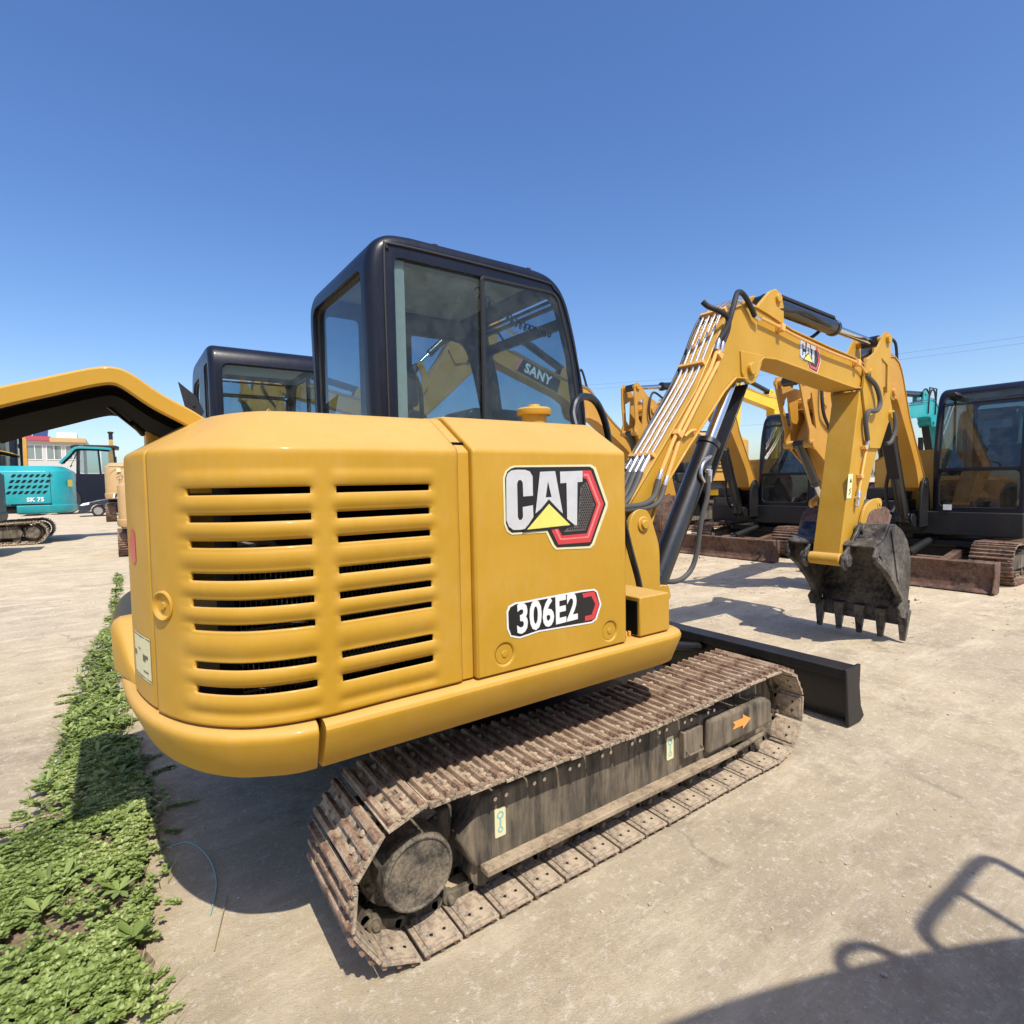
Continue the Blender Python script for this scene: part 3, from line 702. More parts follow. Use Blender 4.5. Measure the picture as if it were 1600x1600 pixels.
    g.build('ram_guard', BLK, o, bevel=.003)
    c0, c1 = Sf((3.99, 1.96)), None
    # linkage: idler link (arc), bucket ears
    l0, l1 = Sf((3.47, .93)), None
    kp = Kf((3.40, .97))                # bucket's link pin
    K1, K0 = Sf((3.78, 1.18)), Sf((3.46, .93))
    dd = dist(K0, K1)
    ram(root, c0, K1, y, .045, .66, 'bucket_ram', detail)
    lk = MB(); mid = ((K0[0] + K1[0]) / 2, (K0[1] + K1[1]) / 2); nx, nz = -(K1[1] - K0[1]) / dd, (K1[0] - K0[0]) / dd
    arcp = [K0, (mid[0] + nx * .07 - (K1[0] - K0[0]) * .25, mid[1] + nz * .07 - (K1[1] - K0[1]) * .25), (mid[0] + nx * .10, mid[1] + nz * .10), (mid[0] + nx * .07 + (K1[0] - K0[0]) * .25, mid[1] + nz * .07 + (K1[1] - K0[1]) * .25), K1]
    arcp = [tuple(v) for v in catmull([(p[0], p[1], 0) for p in arcp], 4)]; arcp = [(p[0], p[1]) for p in arcp]
    for s_ in (-1, 1):
        L_ = []; R_ = []
        for i, p in enumerate(arcp):
            a, b_ = arcp[max(i - 1, 0)], arcp[min(i + 1, len(arcp) - 1)]; t = Vector((b_[0] - a[0], b_[1] - a[1])).normalized()
            w = .045; L_.append((p[0] - t.y * w, p[1] + t.x * w)); R_.append((p[0] + t.y * w, p[1] - t.x * w))
        y0, y1 = sorted((y + s_ * (hw + .008), y + s_ * (hw + .028))); lk.prism(L_ + R_[::-1], y0, y1)
        for p in (K0, K1): lk.cyl((p[0], y0 - .004, p[1]), (p[0], y1 + .004, p[1]), .046, 16)
    for p in (K0, K1): lk.cyl((p[0], y - hw - .04, p[1]), (p[0], y + hw + .04, p[1]), .022, 12)
    lk.build('tipping_link', mat, root, bevel=.003)
    hl = MB()
    for s_ in (-1, 1): hl.bar((K1[0], y + s_ * .05, K1[1]), (kp[0], y + s_ * .05, kp[1]), .03, .075)
    hl.cyl((kp[0], y - .13, kp[1]), (kp[0], y + .13, kp[1]), .04, 14)
    hl.build('bucket_link', bucketm, root, bevel=.005)
    # bucket
    W0, W1 = y - .355, y + .355
    shell = [(3.19, .848), (3.22, .868), (3.34, .90), (3.45, 1.01), (3.56, 1.005), (3.68, .955), (3.78, .865), (3.835, .76), (3.85, .64), (3.835, .48), (3.80, .33), (3.775, .17)]
    sh = mp(Kf, shell); bk = MB(); bk.band(sh, .018, W0 + .01, W1 - .01)
    bk.band(mp(Kf, [(3.84, .36), (3.80, .24), (3.77, .145)]), .026, W0, W1)
    side = mp(Kf, [(3.14, .789), (3.20, .861), (3.34, .901), (3.45, 1.011), (3.56, 1.006), (3.68, .956), (3.78, .866), (3.836, .76), (3.851, .64), (3.836, .48), (3.801, .33), (3.766, .20), (3.70, .33), (3.52, .52), (3.35, .66), (3.22, .72)])
    for y0, y1 in ((W0 - .004, W0 + .014), (W1 - .014, W1 + .004)): bk.prism(side, y0, y1)
    # thickened cutting edge of the sides
    eb = mp(Kf, [(3.17, .745), (3.35, .645), (3.52, .505), (3.70, .315), (3.765, .18)])
    for y0, y1 in ((W0 - .022, W0 + .02), (W1 - .02, W1 + .022)): bk.band(eb, .045, y0, y1)
    ob = bk.build('bucket', bucketm, root, bevel=.004)
    if detail >= 1:
        wd_ = MB()
        for (a, b_) in (((3.24, .80), (3.62, .46)), ((3.45, .98), (3.62, .46)), ((3.62, .46), (3.775, .32))):
            a, b_ = Kf(a), Kf(b_); wd_.bar((a[0], W0 - .008, a[1]), (b_[0], W0 - .008, b_[1]), .012, .03)
        wd_.build('wear_strap', bucketm, ob, bevel=.003)
        lug = MB(); lp = mp(Kf, [(3.07, .70), (3.13, .66), (3.20, .70), (3.30, .82), (3.46, .91), (3.45, 1.0), (3.38, 1.04), (3.32, .98), (3.22, .88), (3.10, .80)])
        for s_ in (-1, 1): y0, y1 = sorted((y + s_ * (hw + .034), y + s_ * (hw + .056))); lug.prism(lp, y0, y1)
        lug.cyl((Kf((3.13, .745))[0], y - hw - .05, Kf((3.13, .745))[1]), (Kf((3.13, .745))[0], y + hw + .05, Kf((3.13, .745))[1]), .028, 12)
        for p in ((3.13, .745), (3.40, .97)):
            q = Kf(p)
            for s_ in (-1, 1): lug.cyl((q[0], y + s_ * (hw + .03), q[1]), (q[0], y + s_ * (hw + .08), q[1]), .050, 16)
        lug.build('bucket_ears', bucketm, ob, bevel=.004)
    cut = [(y + (k - 2) * .172) for k in range(5)]
    for ty in cut:
        t = MB(); a, b_, c_, d_ = [Kf(p) for p in ((3.735, .27), (3.80, .28), (3.765, .02), (3.735, .02))]
        vs = [(a[0], ty - .045, a[1]), (a[0], ty + .045, a[1]), (b_[0], ty + .045, b_[1]), (b_[0], ty - .045, b_[1]),
              (d_[0], ty - .020, d_[1]), (d_[0], ty + .020, d_[1]), (c_[0], ty + .020, c_[1]), (c_[0], ty - .020, c_[1])]
        t.add(vs, [[0, 1, 2, 3], [4, 5, 6, 7], [0, 1, 5, 4], [1, 2, 6, 5], [2, 3, 7, 6], [3, 0, 4, 7]]); t.build('tooth', bucketm, ob, bevel=.004)
    for ys_ in (W0 - .012, W1 + .012):
        t = MB(); t.prism(mp(Kf, [(3.66, .38), (3.58, .32), (3.63, .24), (3.72, .22), (3.78, .24), (3.80, .32)]), ys_ - .009, ys_ + .009); t.build('side_cutter', bucketm, ob, bevel=.003)
    return boom, stick, (Bf, Sf, Kf)

# ------------------------------------------------------------------ excavator body
def mirror_path(front_to_rear):     # full outline: left front -> tail -> right front
    return [(x, -y) for x, y in front_to_rear] + [(x, y) for x, y in front_to_rear[::-1][1:]]
SKSEC = [(0.09, .660), (0.045, .661), (0.030, .664), (0.022, .671), (-.016, .766), (-.018, .780), (-.013, .791), (0.000, .799), (.06, .803), (.12, .803)]
def deck(root, mat, darkm, front=.62):
    d = MB(); P = mirror_path([(front, -.90), (-1.2, -.90)] + [(x * .955, y * .95) for x, y in TAIL[1:]])
    d.prism(P, .655, .80, 'z'); o = d.build('deck', darkm, root, bevel=.01)
    s = MB(); s.lathe([(.38, .44), (.38, .655)], (0, 0, 0), 'z', 40); s.build('slewing_ring', darkm, root)
    c = MB(); c.box(-.45, .45, -.55, .55, .20, .42); c.prism([(-.5, -.62), (.5, -.62), (.6, -.5), (.6, .5), (.5, .62), (-.5, .62), (-.6, .5), (-.6, -.5)], .36, .45, 'z')
    for sx in (-1, 1): c.bar((sx * .35, -.62, .3), (sx * .35, .62, .3), .22, .14)
    c.build('undercarriage', darkm, root, bevel=.015)
    return o
def blade(root, mat):
    b = MB()
    sec = [(1.815, .015), (1.775, .05), (1.755, .12), (1.752, .2), (1.77, .30), (1.785, .335), (1.64, .337), (1.638, .285), (1.69, .28), (1.695, .10), (1.72, .02)]
    b.prism(sec, -.965, .965); o = b.build('dozer_blade', mat, root, bevel=.004)
    for s in (-1, 1):
        e = MB(); y0, y1 = sorted((s * .965, s * .985))
        e.prism([(1.625, .345), (1.80, .345), (1.79, .22), (1.81, .10), (1.85, .03), (1.80, .005), (1.66, .01), (1.645, .12)], y0, y1)
        e.build('end_plate', mat, o, bevel=.006)
        e = MB(); e.prism([(1.64, .28), (1.69, .28), (1.69, .06)], s * .45 - .01, s * .45 + .01); e.build('stiffener', mat, o)
    a = MB()
    for s in (-1, 1): a.bar((.45, s * .30, .30), (1.70, s * .36, .17), .09, .11)
    a.bar((1.0, -.33, .25), (1.0, .33, .25), .06, .06); a.build('push_arm', mat, root, bevel=.01)
    r = MB(); r.cyl((.5, 0, .45), (1.3, 0, .32), .05, 12); r.cyl((1.3, 0, .32), (1.68, 0, .24), .028, 10); r.build('blade_ram', BLK, root)
    return o
def swing_post(root, y, mat):
    p = MB()
    for s in (-1, 1):
        y0, y1 = sorted((y + s * .125, y + s * .155)); p.prism(roundpoly([(.56, .62), (.60, .95), (.645, 1.20), (.69, 1.26), (.775, 1.265), (.82, 1.21), (.89, 1.04), (.895, .62)], [0, .02, .04, .05, .05, .05, .05, 0]), y0, y1)
    p.box(.50, .86, y - .125, y + .125, .58, .72); p.cyl((.75, y - .165, 1.174), (.75, y + .165, 1.174), .045, 20); p.cyl((.75, y - .178, 1.174), (.75, y - .155, 1.174), .026, 14)
    p.cyl((1.0, y - .10, .74), (1.0, y + .10, .74), .035, 14)
    for s in (-1, 1): y0, y1 = sorted((y + s * .085, y + s * .105)); p.prism([(.84, .62), (.86, .74), (.96, .80), (1.03, .79), (1.05, .72), (1.0, .66), (.95, .62)], y0, y1)
    return p.build('swing_post', mat, root, bevel=.006)
def rear_cover(root, mat, tilt=0.0, y0=-.5, y1=.42, k=1.0, dz=0.0):
    out = [(-1.40, 1.62), (-1.455, 1.657), (-1.53, 1.700), (-1.60, 1.752), (-1.645, 1.767), (-1.70, 1.757), (-1.80, 1.722), (-1.90, 1.686), (-2.03, 1.632)]
    c_, s_ = math.cos(tilt), math.sin(tilt)
    f = lambda p: (-1.42 + k * ((p[0] + 1.42) * c_ - (p[1] - 1.64) * s_), dz + 1.64 + k * ((p[0] + 1.42) * s_ + (p[1] - 1.64) * c_))
    out = [f((q[0], q[1])) for q in [tuple(v)[:2] for v in catmull([(x, z, 0) for x, z in out], 4)]]
    b = MB(); b.band(out, -.050 if False else .050, y0, y0 + .02); b.band(out, .018, y1 - .02, y1); b.band(out, .014, y0 + .02, y1 - .02)
    o = b.build('raised_rear_cover', mat, root, bevel=.006)
    d = MB(); path = [(x, z) for x, z in out[2:-1]]
    d.band([(x, z - .0165) for x, z in path], .022, y0 + .024, y1 + .004)
    d.band([(x, z - .0165) for x, z in path], .045, y0 + .15, y0 + .19)
    d.build('cover_lining', DARK, o)
    g = MB(); g.cyl((out[18][0], y1 - .30, out[18][1] - .03), (-1.55, y1 - .02, 1.655), .006, 8); g.cyl((-1.585, y1 - .12, 1.69), (-1.55, y1 - .02, 1.655), .011, 8)
    g.build('gas_strut', BLK, root)
    return o
def generic_hood(root, mat, darkm, louvres=True):
    P = mirror_path([(-.70, -.945), (-1.1, -.945)] + [(x, y + .01) for x, y in TAIL])
    tailp = [tuple(v)[:2] for v in catmull([(x, y, 0) for x, y in P], 3)] + [(-.4, -.945), (-.08, -.945)]
    b = MB(); b.sweep(tailp, [(0, .806)] + HSEC[1:], cap=False)
    b.prism([(-.08, -.75), (-1.15, -.75), (-1.30, -.69), (-1.40, -.55), (-1.44, -.3), (-1.44, .3), (-1.40, .55), (-1.3, .69), (-1.15, .75), (-.70, .75), (-.70, .0), (-.08, .0)], 1.60, 1.631, 'z')
    b.prism([(-.94, .806), (-.94, 1.52), (-.75, 1.64), (-.02, 1.652), (-.02, .806)], -.10, -.085, 'x')
    o = b.build('engine_hood', mat, root, ang=30)
    k = MB(); k.sweep([p for p in mirror_path([(-.72, -.955)] + [(x, y) for x, y in TAIL])], [(.06, .64), (0, .66), (-.02, .72), (-.02, .80), (.0, .815), (.08, .815)], cap=True)
    k.build('counterweight', mat, root, ang=40)
    if louvres:
        l = MB()
        for i in range(7):
            z = .95 + i * .065
            for x0 in (-1.0, -.6):
                l.prism([(x0, z), (x0 + .30, z), (x0 + .32, z + .022), (x0 + .02, z + .022)], -.951, -.944)
        for i in range(7):
            z = .95 + i * .065; l.prism([(-1.0, z), (-.75, z), (-.73, z + .022), (-.98, z + .022)], .951, .944)
        l.build('louvres', INK, o, smooth=False)
    s = MB(); s.box(.585, .665, -.90, .95, .52, .822); s.build('front_panel', darkm, root, bevel=.015)
    s = MB()
    s.box(-.085, .60, -.92, -.40, .80, .95); s.box(-.08, .45, -.92, -.45, .95, 1.12)
    s.build('front_box', darkm, root, bevel=.02)
    g = MB()
    for z in (.84, .87, .90, .93): g.box(.6, .604, -.85, -.62, z - .008, z + .004)
    g.build('grille', GREYP, root)
    f = MB(); f.cyl((-.5, -.5, 1.65), (-.5, -.5, 1.85), .035, 14); f.build('exhaust', darkm, root)
    return o
def front_hoses(root, y, Bf, Sf, mat=RUBBER):
    h = MB()
    for dy in (-.09, -.05, .05, .09):
        pts = [(p[0], y + dy, p[1]) for p in [Bf(q) for q in ((1.0, 1.68), (1.30, 2.03), (1.57, 2.46), (1.72, 2.57), (1.95, 2.60), (2.5, 2.50), (3.2, 2.44))]]
        h.tube(catmull(pts, 4), .011, 6)
    h.build('boom_pipes', ZINC, root)
    for dy, up in ((-.06, .18), (.06, .15)):
        h = MB()
        a, b, c, d = Bf((1.62, 2.50)), Bf((1.70, 2.62 + up)), Bf((1.86, 2.62 + up)), Bf((1.98, 2.56))
        h.tube(catmull([(p[0], y + dy, p[1]) for p in (a, b, c, d)], 6), .017, 8); h.build('looped_hose', mat, root)
    a, b, c, d = Bf((3.30, 2.42)), Bf((3.62, 2.52)), Sf((3.74, 2.2)), Sf((3.55, 1.85))
    for s in (-1, 1): h = MB(); h.tube(catmull([(a[0], y + s * .10, a[1]), (b[0], y + s * .15, b[1]), (c[0], y + s * .17, c[1]), (d[0], y + s * .13, d[1])], 6), .016, 8); h.build('arm_hose', mat, root)
    h = MB(); h.tube(catmull([(.70, y - .09, 1.30), (.86, y - .13, 1.45), (.95, y - .12, 1.62)], 5), .02, 8); h.build('arm_hose', mat, root)
    h = MB(); h.tube(catmull([(1.2, y - .1, 1.35), (1.18, y - .14, 1.1), (1.05, y - .15, .80), (.92, y - .12, .92), (.95, y - .10, 1.1)], 6), .022, 8)
    h.build('arm_hose', mat, root)

def vents(root, yv, rows, x0, n, z0, dz, h=.055, w=.05, step=.095, sl=.04):
    b = MB()
    for r_ in range(rows):
        for k in range(n):
            x = x0 + k * step - r_ * .03; z = z0 + r_ * dz; b.prism([(x, z), (x + w, z), (x + w - sl, z + h), (x - sl, z + h)], yv - .003, yv + .003)
    b.build('side_vents', INK, root, smooth=False)
def excavator(label, loc, rz, sc, P, pose=None, mirror=False, has_arm=True, has_cab=True, has_blade=True, cover=None, by=-.14, group='excavators parked in the yard', louv=True, shoem=None, dmat=None, bucketm=None, gl=None, cabmat=None, trackm=None, cabz=1.0, covp=None, covk={}):
    root = empty('excavator', loc, rz, sc if isinstance(sc, tuple) else (sc, -sc if mirror else sc, sc)); tag(root, label, 'excavator', group)
    dk = dmat or BLK
    for s in (-1, 1): track(root, s * .78, s, 1, shoem or SHOEB, trackm or FRAME)
    deck(root, P, dk)
    generic_hood(root, P, dk, louv)
    if has_blade: blade(root, RUST)
    if has_cab: cab(root, cabmat or NAVY, gl or GLASSD, 1, cabz)
    info = None
    if has_arm:
        swing_post(root, by, dk)
        info = arm(root, by, P, pose, 1, bucketm or RUST)
        front_hoses(root, by, info[2][0], info[2][1])
    if cover is not None: rear_cover(root, covp or P, cover, **covk)
    return root, info

# ================================================================== THE YARD
# ground
def ground_mat():
    t = NT('dusty_concrete_ground')
    v = t.tc.outputs['Object']
    a = t.noise(0.35, 8, 0.6); b = t.noise(3.2, 9, 0.68); c = t.noise(55, 7, 0.8); d = t.noise(190, 4, 0.8); e = t.noise(0.9, 6, 0.6, stretch=(1, 0.35, 1))
    x = t.mix(t.ramp(b, [(0.32, BK), (0.68, WH)]), (0.45, 0.36, 0.24), (0.64, 0.525, 0.365))
    x = t.mix(t.ramp(e, [(0.48, BK), (0.72, (0.7,) * 3)]), x, (0.47, 0.395, 0.29))
    x = t.mix(t.ramp(a, [(0.52, BK), (0.72, (0.55,) * 3)]), x, (0.36, 0.29, 0.215))
    x = t.mix(t.ramp(c, [(0.57, BK), (0.66, (0.8,) * 3)]), x, (0.74, 0.67, 0.56))
    x = t.mix(t.ramp(c, [(0.34, (0.75,) * 3), (0.43, BK)]), x, (0.24, 0.19, 0.145))
    vo = t.n.new('ShaderNodeTexVoronoi'); vo.inputs['Scale'].default_value = 60; t.L(v, vo.inputs['Vector'])
    x = t.mix(t.ramp(vo.outputs['Distance'], [(0.05, (0.5,) * 3), (0.16, BK)]), x, (0.30, 0.25, 0.20))
    x = t.mix(t.ramp(t.noise(7, 7, 0.75), [(0.60, BK), (0.70, (0.30,) * 3)]), x, (0.27, 0.30, 0.36))
    nv = t.n.new('ShaderNodeTexNoise'); nv.inputs['Scale'].default_value = 1.3; nv.inputs['Detail'].default_value = 6; t.L(v, nv.inputs['Vector'])
    vm = t.n.new('ShaderNodeVectorMath'); vm.operation = 'MULTIPLY_ADD'; t.L(nv.outputs['Color'], vm.inputs[0]); vm.inputs[1].default_value = (1.1, 1.1, 0); t.L(v, vm.inputs[2])
    vc = t.n.new('ShaderNodeTexVoronoi'); vc.feature = 'DISTANCE_TO_EDGE'; vc.inputs['Scale'].default_value = 0.33; t.L(vm.outputs[0], vc.inputs['Vector'])
    crack = t.ramp(vc.outputs['Distance'], [(0.0, WH), (0.006, BK)])
    x = t.mix(t.mix(1.0, crack, t.ramp(t.noise(0.8, 3), [(0.5, BK), (0.6, (0.55,) * 3)]), 'MULTIPLY'), x, (0.20, 0.16, 0.12))
    x = t.mix(t.ramp(t.noise(2.6, 8, 0.78, stretch=(0.35, 1.6, 1)), [(0.50, BK), (0.64, (0.55,) * 3)]), x, (0.76, 0.65, 0.48))
    x = t.mix(t.ramp(t.noise(1.1, 9, 0.8), [(0.52, BK), (0.63, (0.7,) * 3)]), x, (0.33, 0.26, 0.19))
    x = t.mix(t.ramp(t.noise(22, 6, 0.85), [(0.54, BK), (0.62, (0.65,) * 3)]), x, (0.76, 0.69, 0.57))
    t.set('Base Color', x); t.set('Roughness', 0.95); t.set('Specular IOR Level', 0.2)
    t.bump(t.mix(0.35, t.mix(0.5, b, c), d), 0.9, 0.02); return t.m
g = MB(); N = 60
g.add([(-700, -700, 0), (700, -700, 0), (700, 700, 0), (-700, 700, 0)], [[0, 1, 2, 3]])
gr = g.build('ground', ground_mat(), smooth=False); tag(gr, 'dusty sunlit concrete yard with grit and stains', None, None, 'structure')
# bare soil under the weeds
SOIL = dirty('dry_soil', ((0.10, 0.065, 0.042), (0.20, 0.14, 0.10), (0.33, 0.25, 0.18)), 9, 0.95, 1.0)
wl_ = [(-2.62, -.75), (-2.45, .05), (-2.12, .43), (-2.02, .85), (-1.99, 1.2), (-1.955, 1.6), (-1.94, 2.2), (-1.93, 3.1), (-1.86, 3.9), (-1.81, 4.6), (-1.76, 6.5), (-1.72, 9)]
wr_ = [(-1.66, 9), (-1.66, 6.5), (-1.665, 4.5), (-1.67, 3.0), (-1.67, 1.8), (-1.62, 1.1), (-1.53, .55), (-1.57, .10), (-1.58, -.25), (-1.60, -.55), (-1.66, -.75), (-1.7, -1.2), (-2.6, -1.2)]
sp_ = MB(); pl = [(x + .05 * noise.noise(Vector((y * 7, 0, 0))), y) for x, y in [tuple(v)[:2] for v in catmull([(x + .03, y, 0) for x, y in wl_] , 4)]] + [(x - .05 + .05 * noise.noise(Vector((y * 7, 3, 0))), y) for x, y in [tuple(v)[:2] for v in catmull([(x, y, 0) for x, y in wr_[:-1]], 4)]] + [(-2.6, -1.2)]
sp_.add([(x, y, .004) for x, y in pl], [list(range(len(pl)))])
tag(sp_.build('soil_strip', SOIL, smooth=False), 'strip of bare brown soil under the low weeds', None, None, 'structure')

# ---------------- the main machine
main = empty('excavator'); tag(main, 'large ochre yellow excavator in front with louvred side panel and glossy black cab', 'excavator', 'excavators parked in the yard')
for s in (-1, 1): track(main, s * .78, s, 2, SHOE, FRAME)
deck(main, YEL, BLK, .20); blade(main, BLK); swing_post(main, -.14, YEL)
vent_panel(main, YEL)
# door with recessed bolts
dsec = [(-.955, .806), (-.955, 1.512), (-.953, 1.524), (-.944, 1.532), (-.775, 1.638), (-.755, 1.646), (-.60, 1.652), (-.02, 1.660), (-.02, 1.60), (-.58, 1.60), (-.74, 1.595), (-.92, 1.49), (-.92, .806)]
door = MB().prism(dsec, -.752, -.083, 'x').build('side_door', YEL, main, smooth=False)
boolean(door, [MB().lathe([(.034, -.10), (.034, .016)], (x, -.955, z), 'y', 28).build('c', YEL, None) for x, z in ((-.646, .866), (-.172, .862))])
bv = door.modifiers.new('bevel', 'BEVEL'); bv.width = .010; bv.segments = 3; bv.limit_method = 'ANGLE'; bv.angle_limit = R(40)
for x, z in ((-.646, .866), (-.172, .862)):
    b = MB(); b.lathe([(.0335, -.950), (.028, -.941), (.016, -.9395), (.0001, -.9395)], (x, 0, z), 'y', 28)
    b.cyl((x + .002, -.938, z), (x + .002, -.953, z), .012, 6); b.cyl((x, -.938, z), (x, -.947, z), .017, 16); b.build('door_bolt', YEL, door, bevel=.001)
cat_decal(door, lambda x, z, l: (-.64 + x, -.9555 - l, 1.18 + z))
md = MB(); 
fn = lambda x, z, l: (-.64 + x, -.9555 - l, 1.18 + z)
for key, mi, lift in (('b2', 0, .001), ('k2', 1, .0018), ('r2', 2, .0026)):
    md.m = mi; md.add([fn(x, z, lift) for x, z in DEC[key]], [list(range(len(DEC[key])))])
mo = md.build('model_sticker', [WHITE, INK, REDD], door, smooth=False, fix=False)
text_mesh('306E2', .133, WHITE, mo, (-.468, -.9592, .973), (1, 0, 0.035), (0, 0, 1), 'lettering', .77, .0040)
fs_ = [(y + .020, z - .006) for y, z in dsec]; fs_ = [(y, max(z, .807)) for y, z in fs_]
MB().prism(fs_, -.805, -.7525, 'x').build('door_jamb', YEL, main, bevel=.004)
c = MB(); c.prism([(-.765, -.752), (-1.15, -.752), (-1.30, -.69), (-1.40, -.55), (-1.44, -.3), (-1.44, -.05), (-.765, -.05)], 1.60, 1.631, 'z')
c.prism([(-.70, -.0), (-1.44, -.04), (-1.44, .42), (-1.36, .80), (-.70, .93)], 1.56, 1.627, 'z')
c.build('hood_lid', YEL, main, bevel=.015, seg=3)
# rear column, left flank and counterweight
bo = Vector((-1.563, -.690, 1.11)); nr_ = Vector((-.86, -.50, 0)).normalized(); mt = Matrix.Translation(bo) @ nr_.to_track_quat('Z', 'Y').to_matrix().to_4x4()
b = MB(); b.lathe([(.041, -.02), (.041, .003), (.037, .0055), (.033, .003), (.028, -.003), (.012, -.006), (.0001, -.006)], (0, 0, 0), 'z', 28, cap=False); b.cyl((0, 0, -.006), (0, 0, .002), .010, 6)
b.v = [tuple(mt @ Vector(v)) for v in b.v]; b.build('panel_bolt', YEL, main)
full = [tuple(v)[:2] for v in catmull([(x, y, 0) for x, y in mirror_path([(-.70, -.945), (-1.0, -.945)] + [(x, y + .010) for x, y in TAIL])], 8)]
col = [p for p in full if p[1] < -.34 and p[1] > -.61 and p[0] < -1.4]
b = MB(); b.sweep(col, [(.05, .806), (.004, .806), (.004, 1.50)] + [(d + .004, z) for d, z in HSEC[1:]] + [(.24, 1.62), (.05, 1.45)]); rc = b.build('rear_column', YEL, main, bevel=.006)
q = MB(); q.lathe([(.0001, 0), (.030, 0.0), (.030, .001), (.0001, .0012)], (0, 0, 0), 'x', 16)
lf = [p for p in full if p[1] > .44]
b = MB(); b.sweep(lf, [(.05, .806), (0, .806)] + HSEC + [(.24, 1.60), (.05, 1.45)]); b.build('left_flank', YEL, main, ang=30)
cw = [p for p in full if -.40 < p[1] < .70 and p[0] < -1.3]
b = MB()
P_ = cw; sec_n = 9; vs = []
for i, p in enumerate(P_):
    a_, b_ = Vector(P_[max(i - 1, 0)]), Vector(P_[min(i + 1, len(P_) - 1)]); t_ = (b_ - a_).normalized(); nr = Vector((t_.y, -t_.x))
    rise = max(0, min(1, (p[1] + .33) / .26)); top = .815 + .165 * rise * rise * (3 - 2 * rise)
    for d, z in ((.05, .803), (0, .803), (-.035, .80), (-.040, top - .04), (-.030, top - .012), (-.010, top), (.08, top + .004), (.3, top + .004), (.3, .803)):
        d = d if d > .04 else .015 + (d - .015) * rise
        vv = Vector(p) - nr * d; vs.append((vv.x, vv.y, z))
m_ = 9; b.add(vs, [[i * m_ + j, (i + 1) * m_ + j, (i + 1) * m_ + (j + 1) % m_, i * m_ + (j + 1) % m_] for i in range(len(P_) - 1) for j in range(m_)] + [list(range(m_)), [(len(P_) - 1) * m_ + j for j in range(m_)]])
b.build('counterweight', YEL, main, ang=50)
# wrap-round skirt, in two lengths with an open joint
sk = [(x, y) for x, y in [(-1.245, -.955)] + TAIL[1:]]
tail_sk = [tuple(v)[:2] for v in catmull([(x, y, 0) for x, y in mirror_path([(-1.245, -.957), (-1.30, -.950)] + TAIL[1:])], 6)]
b = MB(); b.sweep(tail_sk, SKSEC); b.build('tail_skirt', YEL, main, bevel=.004, ang=50)
side_sk = [(-1.229, -.957), (-.9, -.957), (-.4, -.957), (.10, -.957), (.20, -.950), (.245, -.925), (.262, -.88), (.258, -.80), (.22, -.60)]
b = MB(); b.sweep(side_sk[:4] + [tuple(v)[:2] for v in catmull([(x, y, 0) for x, y in side_sk[3:]], 5)][1:], SKSEC); b.build('side_skirt', YEL, main, bevel=.004, ang=50)
MB().box(-.60, .24, -.90, -.40, .78, .8025).build('walkway_plate', YEL, main)
# tool box, filler cap, grab rail
b = MB(); b.prism([(.002, .807), (.178, .807), (.178, .955), (.170, .963), (.002, .963)], -.945, -.62); tb = b.build('tool_box', YEL, main, bevel=.006, seg=3)
MB().box(-.003, .0018, -.932, -.64, .812, .945).build('box_opening', DARK, tb, smooth=False)
b = MB()
for k in range(5): b.cyl((-.03 + .01 * k, -.90 + .01 * (k % 2), .806), (-.03 + .01 * k, -.90 + .01 * (k % 2), .822), .006, 6)
b.build('loose_bolts', TUBEY, main)
b = MB(); b.lathe([(.055, 1.655), (.055, 1.72), (.074, 1.72), (.077, 1.728), (.077, 1.745), (.070, 1.752), (.03, 1.755), (.025, 1.768), (.0001, 1.770)], (-.10, -.42, .0), 'z', 28); b.build('filler_cap', YEL, main)
b = MB(); b.tube(catmull([(-.12, -.72, 1.645), (-.115, -.70, 1.70), (-.085, -.69, 1.755), (-.02, -.68, 1.775), (.05, -.67, 1.75), (.11, -.66, 1.66), (.15, -.65, 1.52), (.20, -.64, 1.35), (.27, -.64, 1.12), (.335, -.64, .93), (.34, -.64, .80)], 6), .0155, 10)
b.build('grab_rail', BLKG, main)
# engine bay behind the louvres
b = MB(); b.box(-1.40, -.80, -.76, -.40, .80, 1.50); b.box(-.79, -.1, -.90, -.1, .80, 1.55); b.build('engine_bay', DARK, main, smooth=False)
b = MB()
for k in range(44): b.box(-1.39 + k * .0135, -1.388 + k * .0135, -.772, -.762, .84, 1.2)
for k in range(5): b.cyl((-1.39, -.775, .86 + k * .085), (-.82, -.775, .86 + k * .085), .004, 6)
b.cyl((-1.12, -.86, .90), (-1.04, -.86, .90), .022, 12); b.cyl((-1.09, -.86, .965), (-1.01, -.85, .985), .015, 10); b.obox((-.93, -.85, 1.01), (.03, .02, .03)); b.tube([(-1.4, -.84, 1.27), (-1.33, -.85, 1.28), (-1.3, -.85, 1.25)], .012, 8)
b.build('radiator', RADI, main)
b = MB(); b.box(-1.54, -1.20, .34, .60, 1.40, 1.705); b.build('intake_housing', YEL, main, bevel=.025, seg=3)
rear_cover(main, YEL)
cabo = cab(main, NAVY, GLASS, 2)
